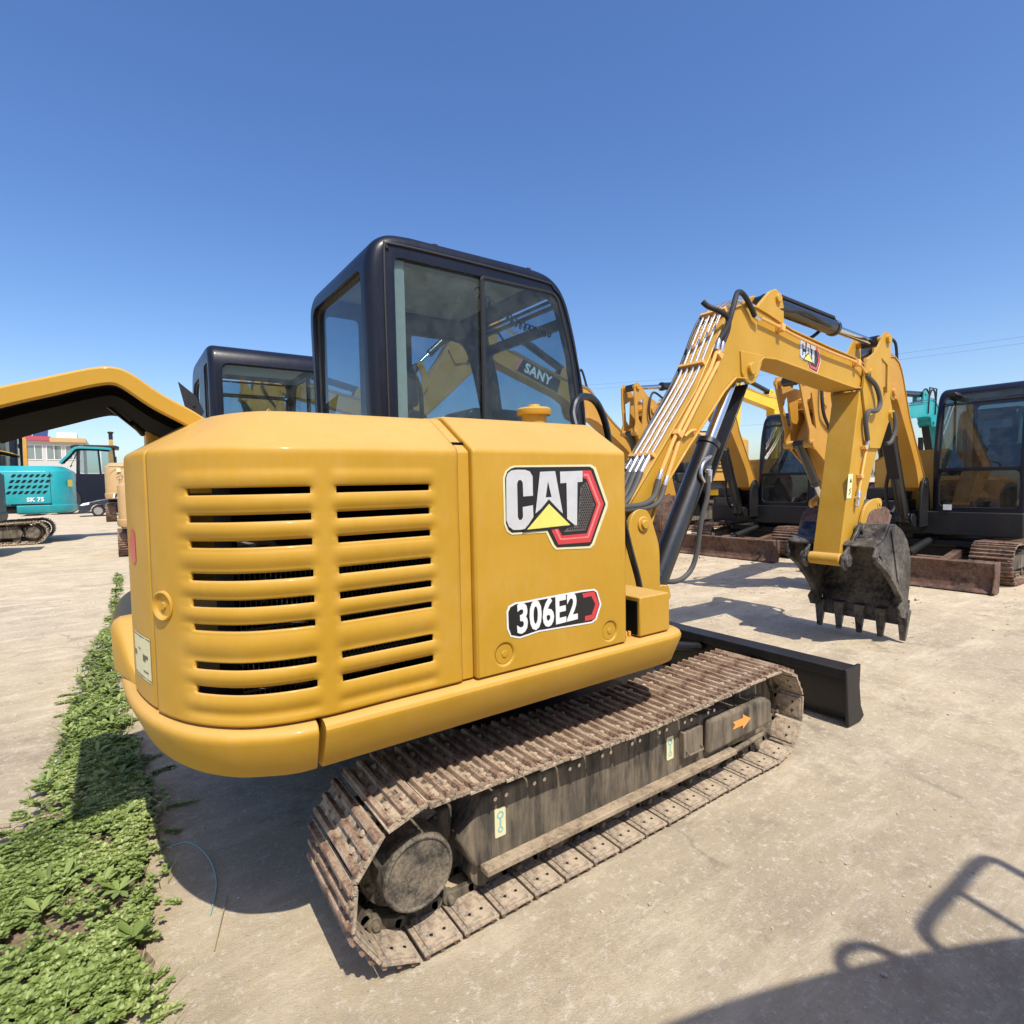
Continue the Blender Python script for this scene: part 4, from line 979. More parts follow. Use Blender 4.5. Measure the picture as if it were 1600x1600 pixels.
# warning sticker and red paint mark on the rear column
def onrear(yv):
    best = min(range(len(full)), key=lambda i: abs(full[i][1] - yv) + (10 if full[i][0] > -1 else 0)); p = full[best]; a_, b_ = full[best - 1], full[best + 1]; t_ = (Vector(b_) - Vector(a_)).normalized(); return Vector((p[0], p[1])), Vector((t_.y, -t_.x))
def oncol(y0, y1, z0, z1, n=10, off=.0015):
    vs = []
    for k in range(n + 1):
        p, nr = onrear(y0 + (y1 - y0) * k / n); q = p - nr * (.004) + nr * off; vs += [(q.x, q.y, z0), (q.x, q.y, z1)]
    return vs, [[2 * i, 2 * i + 2, 2 * i + 3, 2 * i + 1] for i in range(n)]
b = MB(); b.add(*oncol(-.585, -.40, .872, 1.00)); b.m = 1
for a in ((-.575, -.41, .876, .879), (-.575, -.41, .993, .996), (-.560, -.505, .895, .899), (-.440, -.425, .89, .95), (-.445, -.42, .93, .945), (-.495, -.470, .955, .958), (-.472, -.468, .90, .958), (-.468, -.45, .915, .919)):
    b.add(*oncol(*a[:2], *a[2:], n=2, off=.0024))
for (ya, za), (yb, zb) in (((-.56, .897), (-.535, .975)), ((-.535, .975), (-.508, .897))):
    for k in range(8):
        u, v = k / 8, (k + 1) / 8; yy, zz = ya + (yb - ya) * u, za + (zb - za) * u
        b.add(*oncol(yy, yy + .006, min(zz, zz + (zb - za) / 8), max(zz, zz + (zb - za) / 8), n=1, off=.0024))
b.build('warning_sticker', [CREAM, INK], rc, smooth=False, fix=False)
vs = []; cy2, cz2 = -.455, 1.255
for k in range(20):
    a = 2 * math.pi * k / 20; rr = 1 + .14 * noise.noise(Vector((math.cos(a) * 2, math.sin(a) * 2, 0)))
    p, nr = onrear(cy2 + .040 * rr * math.cos(a)); q = p - nr * .0025; vs.append((q.x, q.y, cz2 + .052 * rr * math.sin(a)))
b = MB(); b.add(vs, [list(range(20))]); b.build('red_paint_mark', REDD, rc, smooth=False, fix=False)

# arm of the main machine
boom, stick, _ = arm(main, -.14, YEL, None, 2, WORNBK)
cat_decal(boom, lambda x, z, l: (2.50 + x * .68, -.14 - .103 - l, 2.245 + z * .68 - x * .09), 'emblem_sticker')
Y0 = -.25
b = MB()
for dy, xo in ((.035, 0), (.08, .0), (.125, .0), (.17, 0)):
    top = [(1.02, 1.70), (1.30, 2.03), (1.45, 2.27), (1.585, 2.485), (1.66, 2.555), (1.76, 2.60), (1.88, 2.605), (1.99, 2.585)]
    b.tube(catmull([(x, Y0 + dy, z) for x, z in top], 5), .0095, 8)
    b.tube([(.84, Y0 + dy, 1.49), (1.04, Y0 + dy, 1.72)], .0095, 8)
b.build('boom_pipes', ZINC, boom)
b = MB()
for (x, z) in ((1.375, 2.145), (1.60, 2.505), (.905, 1.565)):
    t_ = Vector((.55, 0, .835)) if z < 2.4 else Vector((.7, 0, .71))
    b.bar(Vector((x, Y0 + .10, z)) - t_ * .012, Vector((x, Y0 + .10, z)) + t_ * .012, .19, .035, (-t_.z, 0, t_.x))
b.build('pipe_clamp', TUBEY, boom, bevel=.003)
b = MB()
for k, dy in enumerate((.035, .08, .125)):
    b.cyl((.90, Y0 + dy, 1.565), (.80, Y0 + dy, 1.44), .017, 10)
b.build('pipe_fitting', ZINC, boom, bevel=.002)
b = MB()
for k, dy in enumerate((.035, .08, .125)):
    b.tube(catmull([(.82, Y0 + dy, 1.465), (.76, Y0 + dy - .01, 1.38), (.69, Y0 + dy - .02, 1.31), (.58, Y0 + dy - .04, 1.26), (.4, Y0 + dy - .08, 1.22)], 5), .019, 10)
b.build('supply_hose', HOSE, boom)
b = MB()
b.tube(catmull([(1.90, Y0 + .20, 2.605), (1.60, Y0 + .20, 2.50), (1.36, Y0 + .20, 2.115), (1.05, Y0 + .20, 1.72), (.85, Y0 + .195, 1.49), (.6, Y0 + .19, 1.33)], 6), .008, 6)
b.build('thin_cable', RUBBER, boom)
# two yellow tubes on the flank, hoses over the elbow
yf = Y0 - .022
b = MB()
b.tube([(1.525, yf, 2.235), (1.46, yf, 2.13), (1.10, yf, 1.665), (.985, yf, 1.44)], .012, 8)
b.tube([(1.475, yf, 2.245), (1.40, yf, 2.11), (1.04, yf, 1.65), (.935, yf, 1.475)], .012, 8)
b.tube(catmull([(1.95, yf, 2.495), (2.2, yf, 2.465), (2.4, yf, 2.435), (2.9, yf, 2.382), (3.35, yf, 2.345), (3.50, yf, 2.28)], 4), .010, 8)
b.tube(catmull([(1.16, Y0 - .01, 1.68), (1.22, Y0 - .01, 1.715), (1.27, Y0 - .005, 1.72)], 4), .009, 8)
b.build('flank_tubes', TUBEY, boom)
b = MB()
for x, z in ((1.475, 2.195), (1.085, 1.69), (2.20, 2.465), (3.35, 2.345)): b = MB(); b.obox((x, yf + .002, z), (.04, .05, .05), Matrix.Rotation(R(-50 if x < 2 else 10), 3, 'Y')); b.build('tube_clamp', TUBEY, boom, bevel=.004)
for a_, c_ in (((1.505, yf, 2.215), (1.525, yf, 2.285)), ((1.455, yf, 2.225), (1.485, yf, 2.295)), ((1.93, yf, 2.48), (1.875, yf, 2.50)), ((.985, yf, 1.44), (.955, yf, 1.385)), ((.935, yf, 1.475), (.905, yf, 1.42))): MB().cyl(a_, c_, .016, 10).build('tube_fitting', ZINC, boom, bevel=.002)
b = MB()
b.tube(catmull([(1.525, yf, 2.28), (1.56, yf - .01, 2.36), (1.55, yf - .02, 2.43), (1.49, yf, 2.47), (1.43, yf + .04, 2.50), (1.40, yf + .06, 2.53)], 6), .017, 10); b.build('looped_hose', RUBBER, boom); b = MB()
b.tube(catmull([(1.485, yf, 2.29), (1.535, yf - .02, 2.37), (1.575, yf - .03, 2.47), (1.635, yf - .02, 2.585), (1.70, yf, 2.625), (1.76, yf, 2.61), (1.83, yf, 2.55), (1.875, yf, 2.50)], 6), .017, 10)
b.build('looped_hose', RUBBER, boom)
b = MB()
b.tube(catmull([(.96, yf, 1.39), (.90, yf - .01, 1.30), (.80, yf - .01, 1.265), (.65, yf, 1.26), (.5, yf + .02, 1.25)], 6), .016, 10)
b.tube(catmull([(.91, yf, 1.425), (.86, yf - .01, 1.33), (.77, yf - .01, 1.285), (.62, yf, 1.275), (.45, yf + .02, 1.26)], 6), .016, 10)
b.tube(catmull([(1.43, -.235, 1.44), (1.405, -.24, 1.30), (1.36, -.23, 1.16), (1.335, -.22, .98), (1.29, -.21, .86), (1.20, -.20, .80), (1.08, -.19, .80), (1.0, -.18, .86)], 6), .016, 10)
b.build('hanging_hose', HOSE, boom)
b = MB(); b.cyl((1.44, -.235, 1.48), (1.43, -.235, 1.40), .018, 10); b.tube(catmull([(1.50, -.20, 1.57), (1.40, -.215, 1.52), (1.37, -.22, 1.45), (1.40, -.225, 1.40)], 5), .012, 8); b.cyl((1.47, -.215, 1.50), (1.40, -.24, 1.47), .014, 8); b.build('ram_fitting', ZINC, boom, bevel=.002)
b = MB()
b.tube(catmull([(3.50, yf, 2.265), (3.62, yf - .03, 2.18), (3.68, yf - .04, 2.05), (3.62, yf - .04, 1.97), (3.52, yf - .02, 1.96), (3.49, yf - .01, 1.88), (3.53, yf - .01, 1.72)], 6), .019, 10)
b.tube(catmull([(3.99, -.30, 1.98), (4.0, -.31, 1.84), (3.94, -.30, 1.72), (3.86, -.29, 1.70)], 5), .017, 8); b.tube(catmull([(3.95, -.10, 1.93), (3.97, -.12, 1.80), (3.92, -.12, 1.68)], 5), .017, 8)
b.build('stick_hoses', HOSE, stick)
b = MB()
b.tube([(3.55, yf, 1.70), (3.40, yf, 1.28), (3.36, yf, 1.17)], .010, 8)
for x, z in ((3.50, 1.66), (3.43, 1.42)): b.obox((x, yf, z), (.05, .04, .03))
b.build('stick_tubes', TUBEY, stick, bevel=.003)
MB().cyl((3.55, yf, 1.73), (3.535, yf, 1.66), .016, 10).build('stick_fitting', ZINC, stick)
b = MB(); b.cyl((3.41, yf, 1.30), (3.37, yf, 1.17), .018, 10); b.cyl((3.385, yf - .02, 1.24), (3.385, yf + .03, 1.24), .016, 8); b.build('stick_fitting', ZINC, stick, bevel=.002)
b = MB(); yy = Y0 - .0015
b.prism([(3.235, 1.24), (3.315, 1.24), (3.345, 1.44), (3.265, 1.44)], yy, yy - .001); b.m = 1
b.prism([(3.285, 1.37), (3.325, 1.37), (3.308, 1.41)], yy - .0011, yy - .0016); b.tube([(3.27, yy - .002, 1.27), (3.30, yy - .002, 1.29), (3.28, yy - .002, 1.31), (3.31, yy - .002, 1.32)], .003, 5)
b.build('warning_sticker', [CREAM, INK], stick, smooth=False)

# ---------------- the row facing us on the right
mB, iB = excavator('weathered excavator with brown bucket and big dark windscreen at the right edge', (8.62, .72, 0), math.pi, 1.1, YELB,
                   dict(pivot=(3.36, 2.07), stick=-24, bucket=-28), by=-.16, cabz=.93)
for x, z, w, h, m_ in ((.605, .70, .06, .04, WHITE),):
    pass
b = MB(); b.box(.668, .672, .16, .25, .84, .91); b.build('paper_label', WHITE, mB, smooth=False)
b = MB(); b.prism([(.15, 2.28), (.30, 2.28), (.26, 2.33), (.19, 2.33)], .50, .66, 'x'); b.build('work_lamp', BLK, mB, bevel=.01)
mA, iA = excavator('second weathered excavator of the facing row with black ribbed cab behind the front bucket', (9.2, 3.74, 0), math.pi, 1.1, YELB,
                   dict(pivot=(3.35, 2.32), stick=-5, bucket=-10), by=-.12, cabz=.93)
mC, iC = excavator('larger weathered excavator seen through the front cab glass with white lettering on its boom', (11.95, 9.1, 0), math.pi, 1.7, YELB,
                   dict(pivot=(3.75, 2.70), stick=62, bucket=0), by=-.14, mirror=True, has_blade=False, has_cab=False)
# dark panel with lettering along C's boom flank
Bf = iC[2][0]; yC = -.14 - .107
def along(x0, x1, zt): return Bf((x0, zt)), Bf((x1, zt))
q0, q1 = Bf((2.30, 2.36)), Bf((3.10, 2.30)); ux = (Vector((q0[0], 0, q0[1])) - Vector((q1[0], 0, q1[1]))).normalized(); uz = Vector((-ux.z, 0, ux.x)); 
if uz.z < 0: uz = -uz
cx_, cz_ = (q0[0] + q1[0]) / 2, (q0[1] + q1[1]) / 2
b = MB(); cc = Vector((cx_, yC, cz_)); b.add([cc + ux * u + uz * v for u, v in ((-.42, -.10), (.42, -.10), (.42, .10), (-.36, .10))], [[0, 1, 2, 3]])
pn = b.build('dark_panel', INK, mC, smooth=False, fix=False)
text_mesh('SANY', .19, WHITE, pn, cc + Vector((0, -.004, 0)), ux, uz, 'lettering', 1.0, .006)
b = MB(); b.add([cc + Vector((0, -.002, 0)) + ux * u + uz * v for u, v in ((-.42, -.10), (-.37, -.10), (-.31, .10), (-.36, .10))], [[0, 1, 2, 3]]); b.build('red_stripe', REDL, pn, smooth=False, fix=False)

# machine parked close behind, only its cab shows
mD, iD = excavator('excavator parked close behind, its black cab with rear-view mirror rising above the front hood', (-.03, 3.30, 0), math.pi / 2, 1.0, YELB, has_arm=False, has_blade=False, cabmat=NAVY, gl=GLASS)
b = MB(); b.prism([(1.215, 2.21), (1.17, 2.17), (1.10, 2.11), (1.055, 2.0), (1.08, 1.95), (1.14, 1.96), (1.18, 2.04)], -.93, -.90, 'x'); b.cyl((-.93, 1.12, 2.04), (-.94, 1.12, 2.04), .010, 8); b.tube([(-.90, 1.10, 1.97), (-.80, 1.05, 1.90), (-.62, .98, 1.85)], .012, 6)
b.build('mirror', BLK, mD, bevel=.006)
b = MB(); b.tube(catmull([(.55, 1.0, 1.2), (.60, 1.02, 1.9), (.58, .99, 2.3)], 4), .012, 6); b.build('grab_handle', BLK, mD)
# next one beyond it gives the boom seen through the glass
mN, iN = excavator('yellow excavator with raised boom seen through the second cab', (4.3, 7.7, 0), math.pi, 1.1, YELB, dict(pivot=(3.4, 2.95), stick=0, bucket=0), has_blade=False)

# ---------------- left background
mE, iE = excavator('yellow excavator at the left edge with raised rear cover and black underbody', (-5.72, 14.5, 0), math.pi, 1.2, BLK, has_arm=False, has_blade=False, cover=-.1, covp=YELB, covk=dict(k=.75, dz=.22), dmat=BLK)
mS, iS = excavator('teal excavator with slatted side vents and white lettering left of the dark car', (-4.78, 18.6, 0), math.pi, 1.30, TEAL, has_arm=False, has_blade=False, cover=-.32, covk=dict(k=1.6, dz=.12), mirror=True, trackm=FRAME, shoem=SHOE, louv=False)
hd = [c for c in mS.children if c.name.startswith('engine_hood')][0]
vents(hd, -.949, 4, -1.18, 7, 1.06, .115)
b = MB(); b.box(-1.275, -1.27, -.951, -.944, .81, 1.52); b.build('door_seam', INK, hd, smooth=False)
text_mesh('SK 75', .12, WHITE, hd, (-1.02, -.953, .93), (-1, 0, 0), (0, 0, 1), 'lettering', .9, .006)
b = MB(); b.box(-1.28, -.15, -.9485, -.946, .812, .85); b.build('dark_stripe', INK, hd, smooth=False)
text_mesh('SUPER', .05, GREYP, hd, (-.55, -.951, .831), (-1, 0, 0), (0, 0, 1), 'lettering', 1.2, .002)
b = MB(); b.add([(-1.54, -.757, 1.20), (-1.61, -.60, 1.20), (-1.61, -.60, 1.34), (-1.54, -.757, 1.34)], [[0, 1, 2, 3]])
bb = b.build('warning_label', YELT, hd, smooth=False); bb.location = (-.012, -.012, 0)
mI, iI = excavator('faded beige excavator half hidden behind the front counterweight', (-.70, 13.2, 0), math.pi / 2, 1.0, BEIGE, has_arm=False, has_blade=False, mirror=True)
mH, iH = excavator('large faded yellow excavator tail with hazard stripes behind the dark car', (-1.12, 30.6, 0), math.pi / 2, (1.62, -1.0, 1.62), BEIGE, has_arm=False, has_cab=False, has_blade=False)
hh = [c for c in mH.children if c.name.startswith('counterweight')][0]
b = MB()
for k in range(12):
    b.m = k % 2; y0 = -.15 + k * .07
    b.add([(-1.70, y0, .67), (-1.70, y0 + .07, .67), (-1.70, y0 + .03, .79), (-1.70, y0 - .04, .79)], [[0, 1, 2, 3]])
b.build('hazard_strip', [INK, WHITE], hh, smooth=False, fix=False)
hh = [c for c in mH.children if c.name.startswith('engine_hood')][0]
b = MB(); b.add([(-1.66, .05, .82), (-1.66, .36, .82), (-1.66, .36, .90), (-1.66, .05, .90)], [[0, 1, 2, 3]]); b.build('red_label', REDL, hh, smooth=False, fix=False)
b = MB(); b.add([(-1.66, .35, 1.38), (-1.66, .50, 1.38), (-1.66, .50, 1.48), (-1.66, .35, 1.48)], [[0, 1, 2, 3]]); b.build('cream_label', CREAM, hh, smooth=False, fix=False)
b = MB(); b.box(-1.662, -1.655, .10, .80, 1.515, 1.53); b.box(-1.662, -1.655, .10, .11, .92, 1.52); b.build('door_seam', INK, hh, smooth=False)
b = MB(); b.tube([(-1.663, .55, 1.30), (-1.663, .38, 1.33), (-1.663, .28, 1.27), (-1.663, .33, 1.18), (-1.663, .44, 1.15)], .006, 5); b.tube([(-1.663, .52, 1.24), (-1.663, .40, 1.24), (-1.663, .44, 1.08)], .005, 5); b.build('curled_emblem', INK, hh)

for c_ in list(hh.children) + [c for q_ in mH.children for c in q_.children if c.name.startswith('hazard_strip')]: c_.scale = (1, -1, 1)
def wheel(parent, x, y, z, r, w, rimr, tyrem, rimm, spokes=0):
    b = MB(); b.lathe([(rimr, -w / 2), (r * .94, -w / 2), (r, -w * .36), (r, w * .36), (r * .94, w / 2), (rimr, w / 2), (rimr, -w / 2)], (x, y, z), 'y', 32, cap=False); t = b.build('wheel', tyrem, parent)
    b = MB(); b.lathe([(rimr, -w * .40), (rimr * .92, -w * .42), (rimr * .85, -w * .2), (.001, -w * .22), (.001, w * .22), (rimr * .85, w * .2), (rimr, w * .4)], (x, y, z), 'y', 28)
    if spokes:
        for k in range(spokes): a = 2 * math.pi * k / spokes; b.bar((x, y - w * .36, z), (x + rimr * .9 * math.cos(a), y - w * .40, z + rimr * .9 * math.sin(a)), .06, .04, (0, 1, 0))
    b.build('rim', rimm, t)
# parked car
CARM = paint('midnight_car_paint', (0.012, 0.016, 0.04), 0.18, 0.08, coat=.8)
car = empty('parked_car', (-3.42, 36.2, 0)); tag(car, 'dark blue saloon car with clear headlight beyond the teal excavator', 'car')
b = MB(); prof = [(.05, .22), (0, .45), (.04, .62), (.25, .75), (.9, .92), (1.25, .97), (1.85, 1.36), (2.3, 1.45), (3.2, 1.44), (3.9, 1.12), (4.5, 1.04), (4.6, .6), (4.55, .25)]
def wh(cx): return [(cx + .37 * math.cos(R(180 - k * 22.5)) * 1, .25 + .37 * math.sin(R(180 - k * 22.5)) + .05) for k in range(9)]
b.prism(prof + [tuple(p) for p in [(x, z) for x, z in wh(3.72)][::-1]] + [(x, z) for x, z in wh(.88)][::-1], 0, 1.75); bd = b.build('body', CARM, car, bevel=.07, seg=3)
b = MB(); b.prism([(1.42, 1.0), (1.9, 1.33), (2.3, 1.40), (3.1, 1.39), (3.6, 1.10), (3.5, 1.0)], -.004, .01); b.build('side_glass', GLASSD, bd)
b = MB(); b.prism([(.06, .62), (.22, .74), (.52, .80), (.50, .66), (.2, .60)], -.012, .25); b.build('headlight', WHITE, bd, bevel=.02)
b = MB(); b.box(-.02, .06, .1, 1.65, .24, .30); b.box(-.015, .08, .5, 1.25, .42, .55); b.build('grille', INK, bd)
for x in (.88, 3.72):
    for y in (.12, 1.63): wheel(car, x, y, .31, .31, .2, .21, RUBBER, ZINC, 5)
# wheel loader
ld = empty('wheel_loader', (-4.9, 41.5, 0)); tag(ld, 'dark wheel loader with tall glazed cab behind the parked car', 'loader')
b = MB(); b.prism([(1.0, 1.3), (3.9, 1.2), (4.6, 1.0), (6.4, 1.0), (6.5, 2.3), (3.6, 2.5), (1.0, 2.0)], .4, 2.2); b.build('body', NAVY, ld, bevel=.05)
cb = MB()
for x, y in ((1.25, .4), (1.25, 2.2), (3.3, .4), (3.3, 2.2), (2.5, .4)): cb.bar((x, y, 1.8), (x + (.12 if x < 2 else -.1), y, 4.1), .11, .11)
cb.box(1.2, 3.35, .35, 2.25, .55, 2.5); c_ = cb.build('cab', NAVY, ld, bevel=.02)
b = MB(); b.prism([(1.0, 4.10), (3.5, 4.10), (3.5, 4.22), (3.3, 4.30), (1.3, 4.32), (1.05, 4.25)], .25, 2.35); b.build('roof', BLK, c_, bevel=.03)
for args in ((1.34, 2.42, .38, .40), (2.55, 3.2, .38, .40)):
    b = MB(); b.box(*args, 2.55, 4.05); b.build('window', GLASS, c_, smooth=False)
b = MB(); b.box(1.28, 1.30, .5, 2.1, 2.5, 4.05); b.build('window', GLASS, c_, smooth=False)
for x in (.6, 5.0): wheel(ld, x, .5, .85, .85, .6, .42, RUBBER, YELB); wheel(ld, x, 2.1, .85, .85, .6, .42, RUBBER, YELB)
b = MB(); b.bar((1.2, .7, 1.9), (-.6, .7, 1.2), .2, .35); b.bar((1.2, 1.9, 1.9), (-.6, 1.9, 1.2), .2, .35); b.bar((.6, 1.3, 2.4), (-.3, 1.3, 1.6), .25, .3); b.build('lift_arm', YELB, ld, bevel=.02)
b = MB(); b.prism([(-.6, .1), (-1.5, .1), (-1.1, .5), (-1.0, 1.3), (-.7, 1.3), (-.5, .8)], -.3, 2.9); b.build('bucket', RUST, ld)
b = MB()
for x in (4.2, 5.2, 6.2): b.cyl((x, .45, 2.4), (x, .45, 3.3), .03, 8)
b.cyl((4.2, .45, 3.3), (6.2, .45, 3.3), .03, 8); b.cyl((4.2, .45, 2.9), (6.2, .45, 2.9), .03, 8); b.build('hand_rail', BLK, ld)
# slim masts beyond
for (x, y, z, lab) in ((-1.85, 52, 5.4, 'short yellow lifting mast with black top beside the loader'), (-7.9, 60, 7.0, 'pale yellow slotted mast in front of the long building')):
    m_ = empty('lifting_mast', (x, y, 0)); tag(m_, lab, 'mast')
    b = MB(); b.box(-.22, .22, -.2, .2, 0, z - 1.1); b.prism([(-.20, z - 1.1), (.20, z - 1.1), (.12, z), (-.12, z)], -.15, .15); b.build('post', YELB, m_, bevel=.03)
    b = MB(); b.cyl((0, 0, z), (0, 0, z + .5), .14, 10); b.lathe([(.001, z + .45), (.2, z + .5), (.2, z + .62), (.001, z + .65)], (0, 0, 0), 'z', 12); b.build('mast_head', BLK, m_)
# long building with solar panels
PALE = flat('pale_render_wall', (0.52, 0.50, 0.46), 0.9); MAROON = flat('maroon_fascia', (0.42, 0.06, 0.10), 0.6); SOLAR = metal('solar_cell_blue', (0.06, 0.10, 0.22), .25, .3)
bd = empty('long_building', (-26, 76, 0)); tag(bd, 'low pale building with maroon fascia and roof solar panels', 'building')
b = MB(); b.box(0, 21.5, 0, 9, 0, 6.9); w_ = b.build('wall', PALE, bd)
b = MB(); b.box(-.3, 18.7, -.5, 9.3, 6.9, 7.35); b.build('fascia', MAROON, bd); b = MB(); b.box(18.7, 21.8, -.5, 9.3, 6.75, 7.2); b.build('fascia', BEIGE, bd)
for k in range(13):
    x = .8 + k * 1.6
    for z0, z1 in ((4.9, 6.4), (1.2, 3.4)):
        f_ = MB().box(x, x + 1.2, -.03, .02, z0, z1).build('window', GLASSD, bd, smooth=False); g_ = MB()
        for a in ((x - .05, x + 1.25, z0 - .06, z0), (x - .05, x + 1.25, z1, z1 + .06), (x - .05, x, z0, z1), (x + 1.2, x + 1.25, z0, z1), (x + .57, x + .63, z0, z1)): g_.box(a[0], a[1], -.06, .01, a[2], a[3])
        g_.build('frame', WHITE, f_, smooth=False)
for r_ in range(2):
    for k in range(13 - r_ * 3):
        b = MB(); x = 1.0 + k * 1.35; y0, z0 = 1.2 + r_ * 1.1, 7.5 + r_ * .75
        b.add([(x, y0, z0), (x + 1.25, y0, z0), (x + 1.25, y0 + 1.0, z0 + .68), (x, y0 + 1.0, z0 + .68), (x, y0 + .03, z0 - .04), (x + 1.25, y0 + .03, z0 - .04), (x + 1.25, y0 + 1.03, z0 + .64), (x, y0 + 1.03, z0 + .64)], [[0, 1, 2, 3], [7, 6, 5, 4], [0, 4, 5, 1], [1, 5, 6, 2], [2, 6, 7, 3], [3, 7, 4, 0]])
        s_ = b.build('solar_panel', SOLAR, bd, smooth=False)
b = MB(); b.box(19.2, 21.0, 1, 3, 7.2, 7.9); b.build('roof_tank', WHITE, bd, bevel=.05)
b = MB()
for k in range(8): b.cyl((1.2 + k * 2.2, 2.6, 6.9), (1.2 + k * 2.2, 2.6, 8.6), .04, 6)
b.build('panel_rack', ZINC, bd)

# ---------------- right background
mK, iK = excavator('bright yellow excavator turned away with black lettering on its tail', (18.0, 11.6, 0), R(35.4), 1.28, YELK, dict(pivot=(3.3, 2.4), stick=0, bucket=0), has_blade=False)
hk = [c for c in mK.children if c.name.startswith('engine_hood')][0]
text_mesh('KOMATSU', .20, INK, hk, (-1.668, -.06, 1.28), (0, -1, 0), (0, 0, 1), 'lettering', .95, .007, ext=.012)
mT, iT = excavator('teal excavator beyond the bright yellow tail', (22.6, 16.0, 0), R(200), 1.3, TEAL, dict(pivot=(3.3, 2.6), stick=0, bucket=0), has_blade=False)
mU, iU = excavator('bright yellow excavator with boom folded upright behind the black ribbed cab', (20.6, 9.6, 0), math.pi, 1.5, YELK, dict(pivot=(2.35, 3.1), stick=20, bucket=0), has_blade=False)
mF, iF = excavator('teal excavator behind the big dark windscreen at the right', (14.95, 2.35, 0), math.pi, 1.12, TEAL, dict(pivot=(3.4, 2.4), stick=0, bucket=0), has_blade=False)
b = MB()
for x in (1.6, 1.95): b.cyl((x, -.02, 2.45), (x - .05, -.02, 2.95), .012, 6)
b.cyl((1.55, -.02, 2.95), (1.9, -.02, 2.95), .012, 6); b.build('boom_rail', BLK, mF)
# utility poles and lines
WOOD = dirty('weathered_pole', ((0.10, 0.08, 0.06), (0.18, 0.15, 0.12), (0.26, 0.22, 0.18)), 4, 0.9, 0.4)
pts = [(22.9, 35.3), (40.0, -5.0)]
for i, (x, y) in enumerate(pts):
    p = empty('utility_pole', (x, y, 0)); tag(p, ['utility pole seen through the front cab glass', 'utility pole standing off to the right'][i], 'utility pole', 'utility poles along the yard')
    b = MB(); b.tube([(0, 0, 0), (0, 0, 9.2)], .16, 12, r2=.10); b.build('pole', WOOD, p)
    dv = Vector((.92, .39, 0))
    for z, w in ((8.5, 1.0), (7.2, .8)):
        b = MB(); b.bar(dv * -w + Vector((0, 0, z)), dv * w + Vector((0, 0, z)), .09, .1); a_ = b.build('cross_arm', WOOD, p)
        b = MB()
        for t_ in (-1, -.5, .5, 1): b.cyl(dv * w * t_ * .95 + Vector((0, 0, z)), dv * w * t_ * .95 + Vector((0, 0, z + .2)), .05, 8)
        b.build('insulator', WHITE, a_)
for z, w in ((8.7, .95), (8.7, -.95), (5.6, .2)):
    b = MB(); L_ = []
    for (x0, y0), (x1, y1) in zip(pts, pts[1:]):
        for k in range(17):
            t_ = k / 16; L_.append((x0 + (x1 - x0) * t_ + .92 * w, y0 + (y1 - y0) * t_ + .39 * w, z - 4 * .9 * t_ * (1 - t_)))
    b.tube(L_, .005, 4); 
    o = b.build('power_line', RUBBER); tag(o, {8.7: 'thin overhead power line, one of the upper pair sagging between the utility poles', 5.6: 'thin lowest overhead line sagging between the utility poles'}[z], 'power line', 'overhead power lines')

# ---------------- machine beside the photographer: only its shadow and reflections show
mG, iG = excavator('yellow excavator beside the photographer casting the rounded shadow', (-1.10, -5.43, 0), R(-114), 1.5, YEL, has_arm=False, has_blade=False, mirror=True)
b = MB()
r1 = [(.116, -3.007, 1.9), (.155, -2.966, 1.9), (.244, -2.951, 1.9), (.442, -2.956, 1.9), (.661, -2.957, 1.9), (.737, -2.984, 1.9), (.72, -3.077, 1.9), (.68, -3.3, 1.9)]
b.tube(catmull(r1, 5), .022, 10); b.tube([(.444, -2.96, 1.9), (.384, -3.21, 1.9), (.34, -3.4, 1.9)], .016, 8)
b.tube([(.116, -3.007, 1.9), (.10, -3.10, 1.7), (.10, -3.2, 1.5)], .022, 8); b.tube([(.68, -3.3, 1.9), (.5, -3.4, 1.7), (.33, -3.5, 1.5)], .022, 8)
b.tube(catmull([(-.17, -2.80, 1.58), (-.18, -2.76, 1.68), (-.11, -2.735, 1.71), (-.03, -2.765, 1.71), (.0, -2.83, 1.68), (.0, -2.88, 1.55)], 5), .018, 8)
o = b.build('grab_rail', BLK, mG); o.parent = None; 
o.data.transform(Matrix.Translation((-.09, -.56, .9)))
gi = Matrix.Translation((-1.10, -5.43, 0)) @ Matrix.Rotation(R(-114), 4, 'Z') @ Matrix.Diagonal((1.5, -1.5, 1.5, 1))
o.data.transform(gi.inverted()); o.data.flip_normals(); o.parent = mG

# ---------------- low weeds
LEAF = NT('weed_leaf')
oi = LEAF.n.new('ShaderNodeAttribute'); oi.attribute_name = 'tone'; 
c1 = LEAF.ramp(oi.outputs['Fac'], [(0.0, (0.07, 0.10, 0.025)), (0.35, (0.20, 0.27, 0.065)), (0.70, (0.34, 0.42, 0.13)), (1.0, (0.50, 0.50, 0.24))])
LEAF.set('Base Color', c1); LEAF.set('Roughness', 0.5); LEAF.set('Subsurface Weight', 0.0)
tl = LEAF.n.new('ShaderNodeBsdfTranslucent'); LEAF.L(c1, tl.inputs[0]); mx = LEAF.n.new('ShaderNodeMixShader'); mx.inputs[0].default_value = .22
LEAF.L(LEAF.b.outputs[0], mx.inputs[1]); LEAF.L(tl.outputs[0], mx.inputs[2]); LEAF.L(mx.outputs[0], LEAF.out.inputs[0])
def interp(T, y):
    T = sorted((q[1], q[0]) for q in T)
    if y <= T[0][0]: return T[0][1]
    for (y0, x0), (y1, x1) in zip(T, T[1:]):
        if y0 <= y <= y1: return x0 + (x1 - x0) * (y - y0) / max(1e-6, y1 - y0)
    return T[-1][1]
rnd = random.Random(3); verts, faces, tones = [], [], []
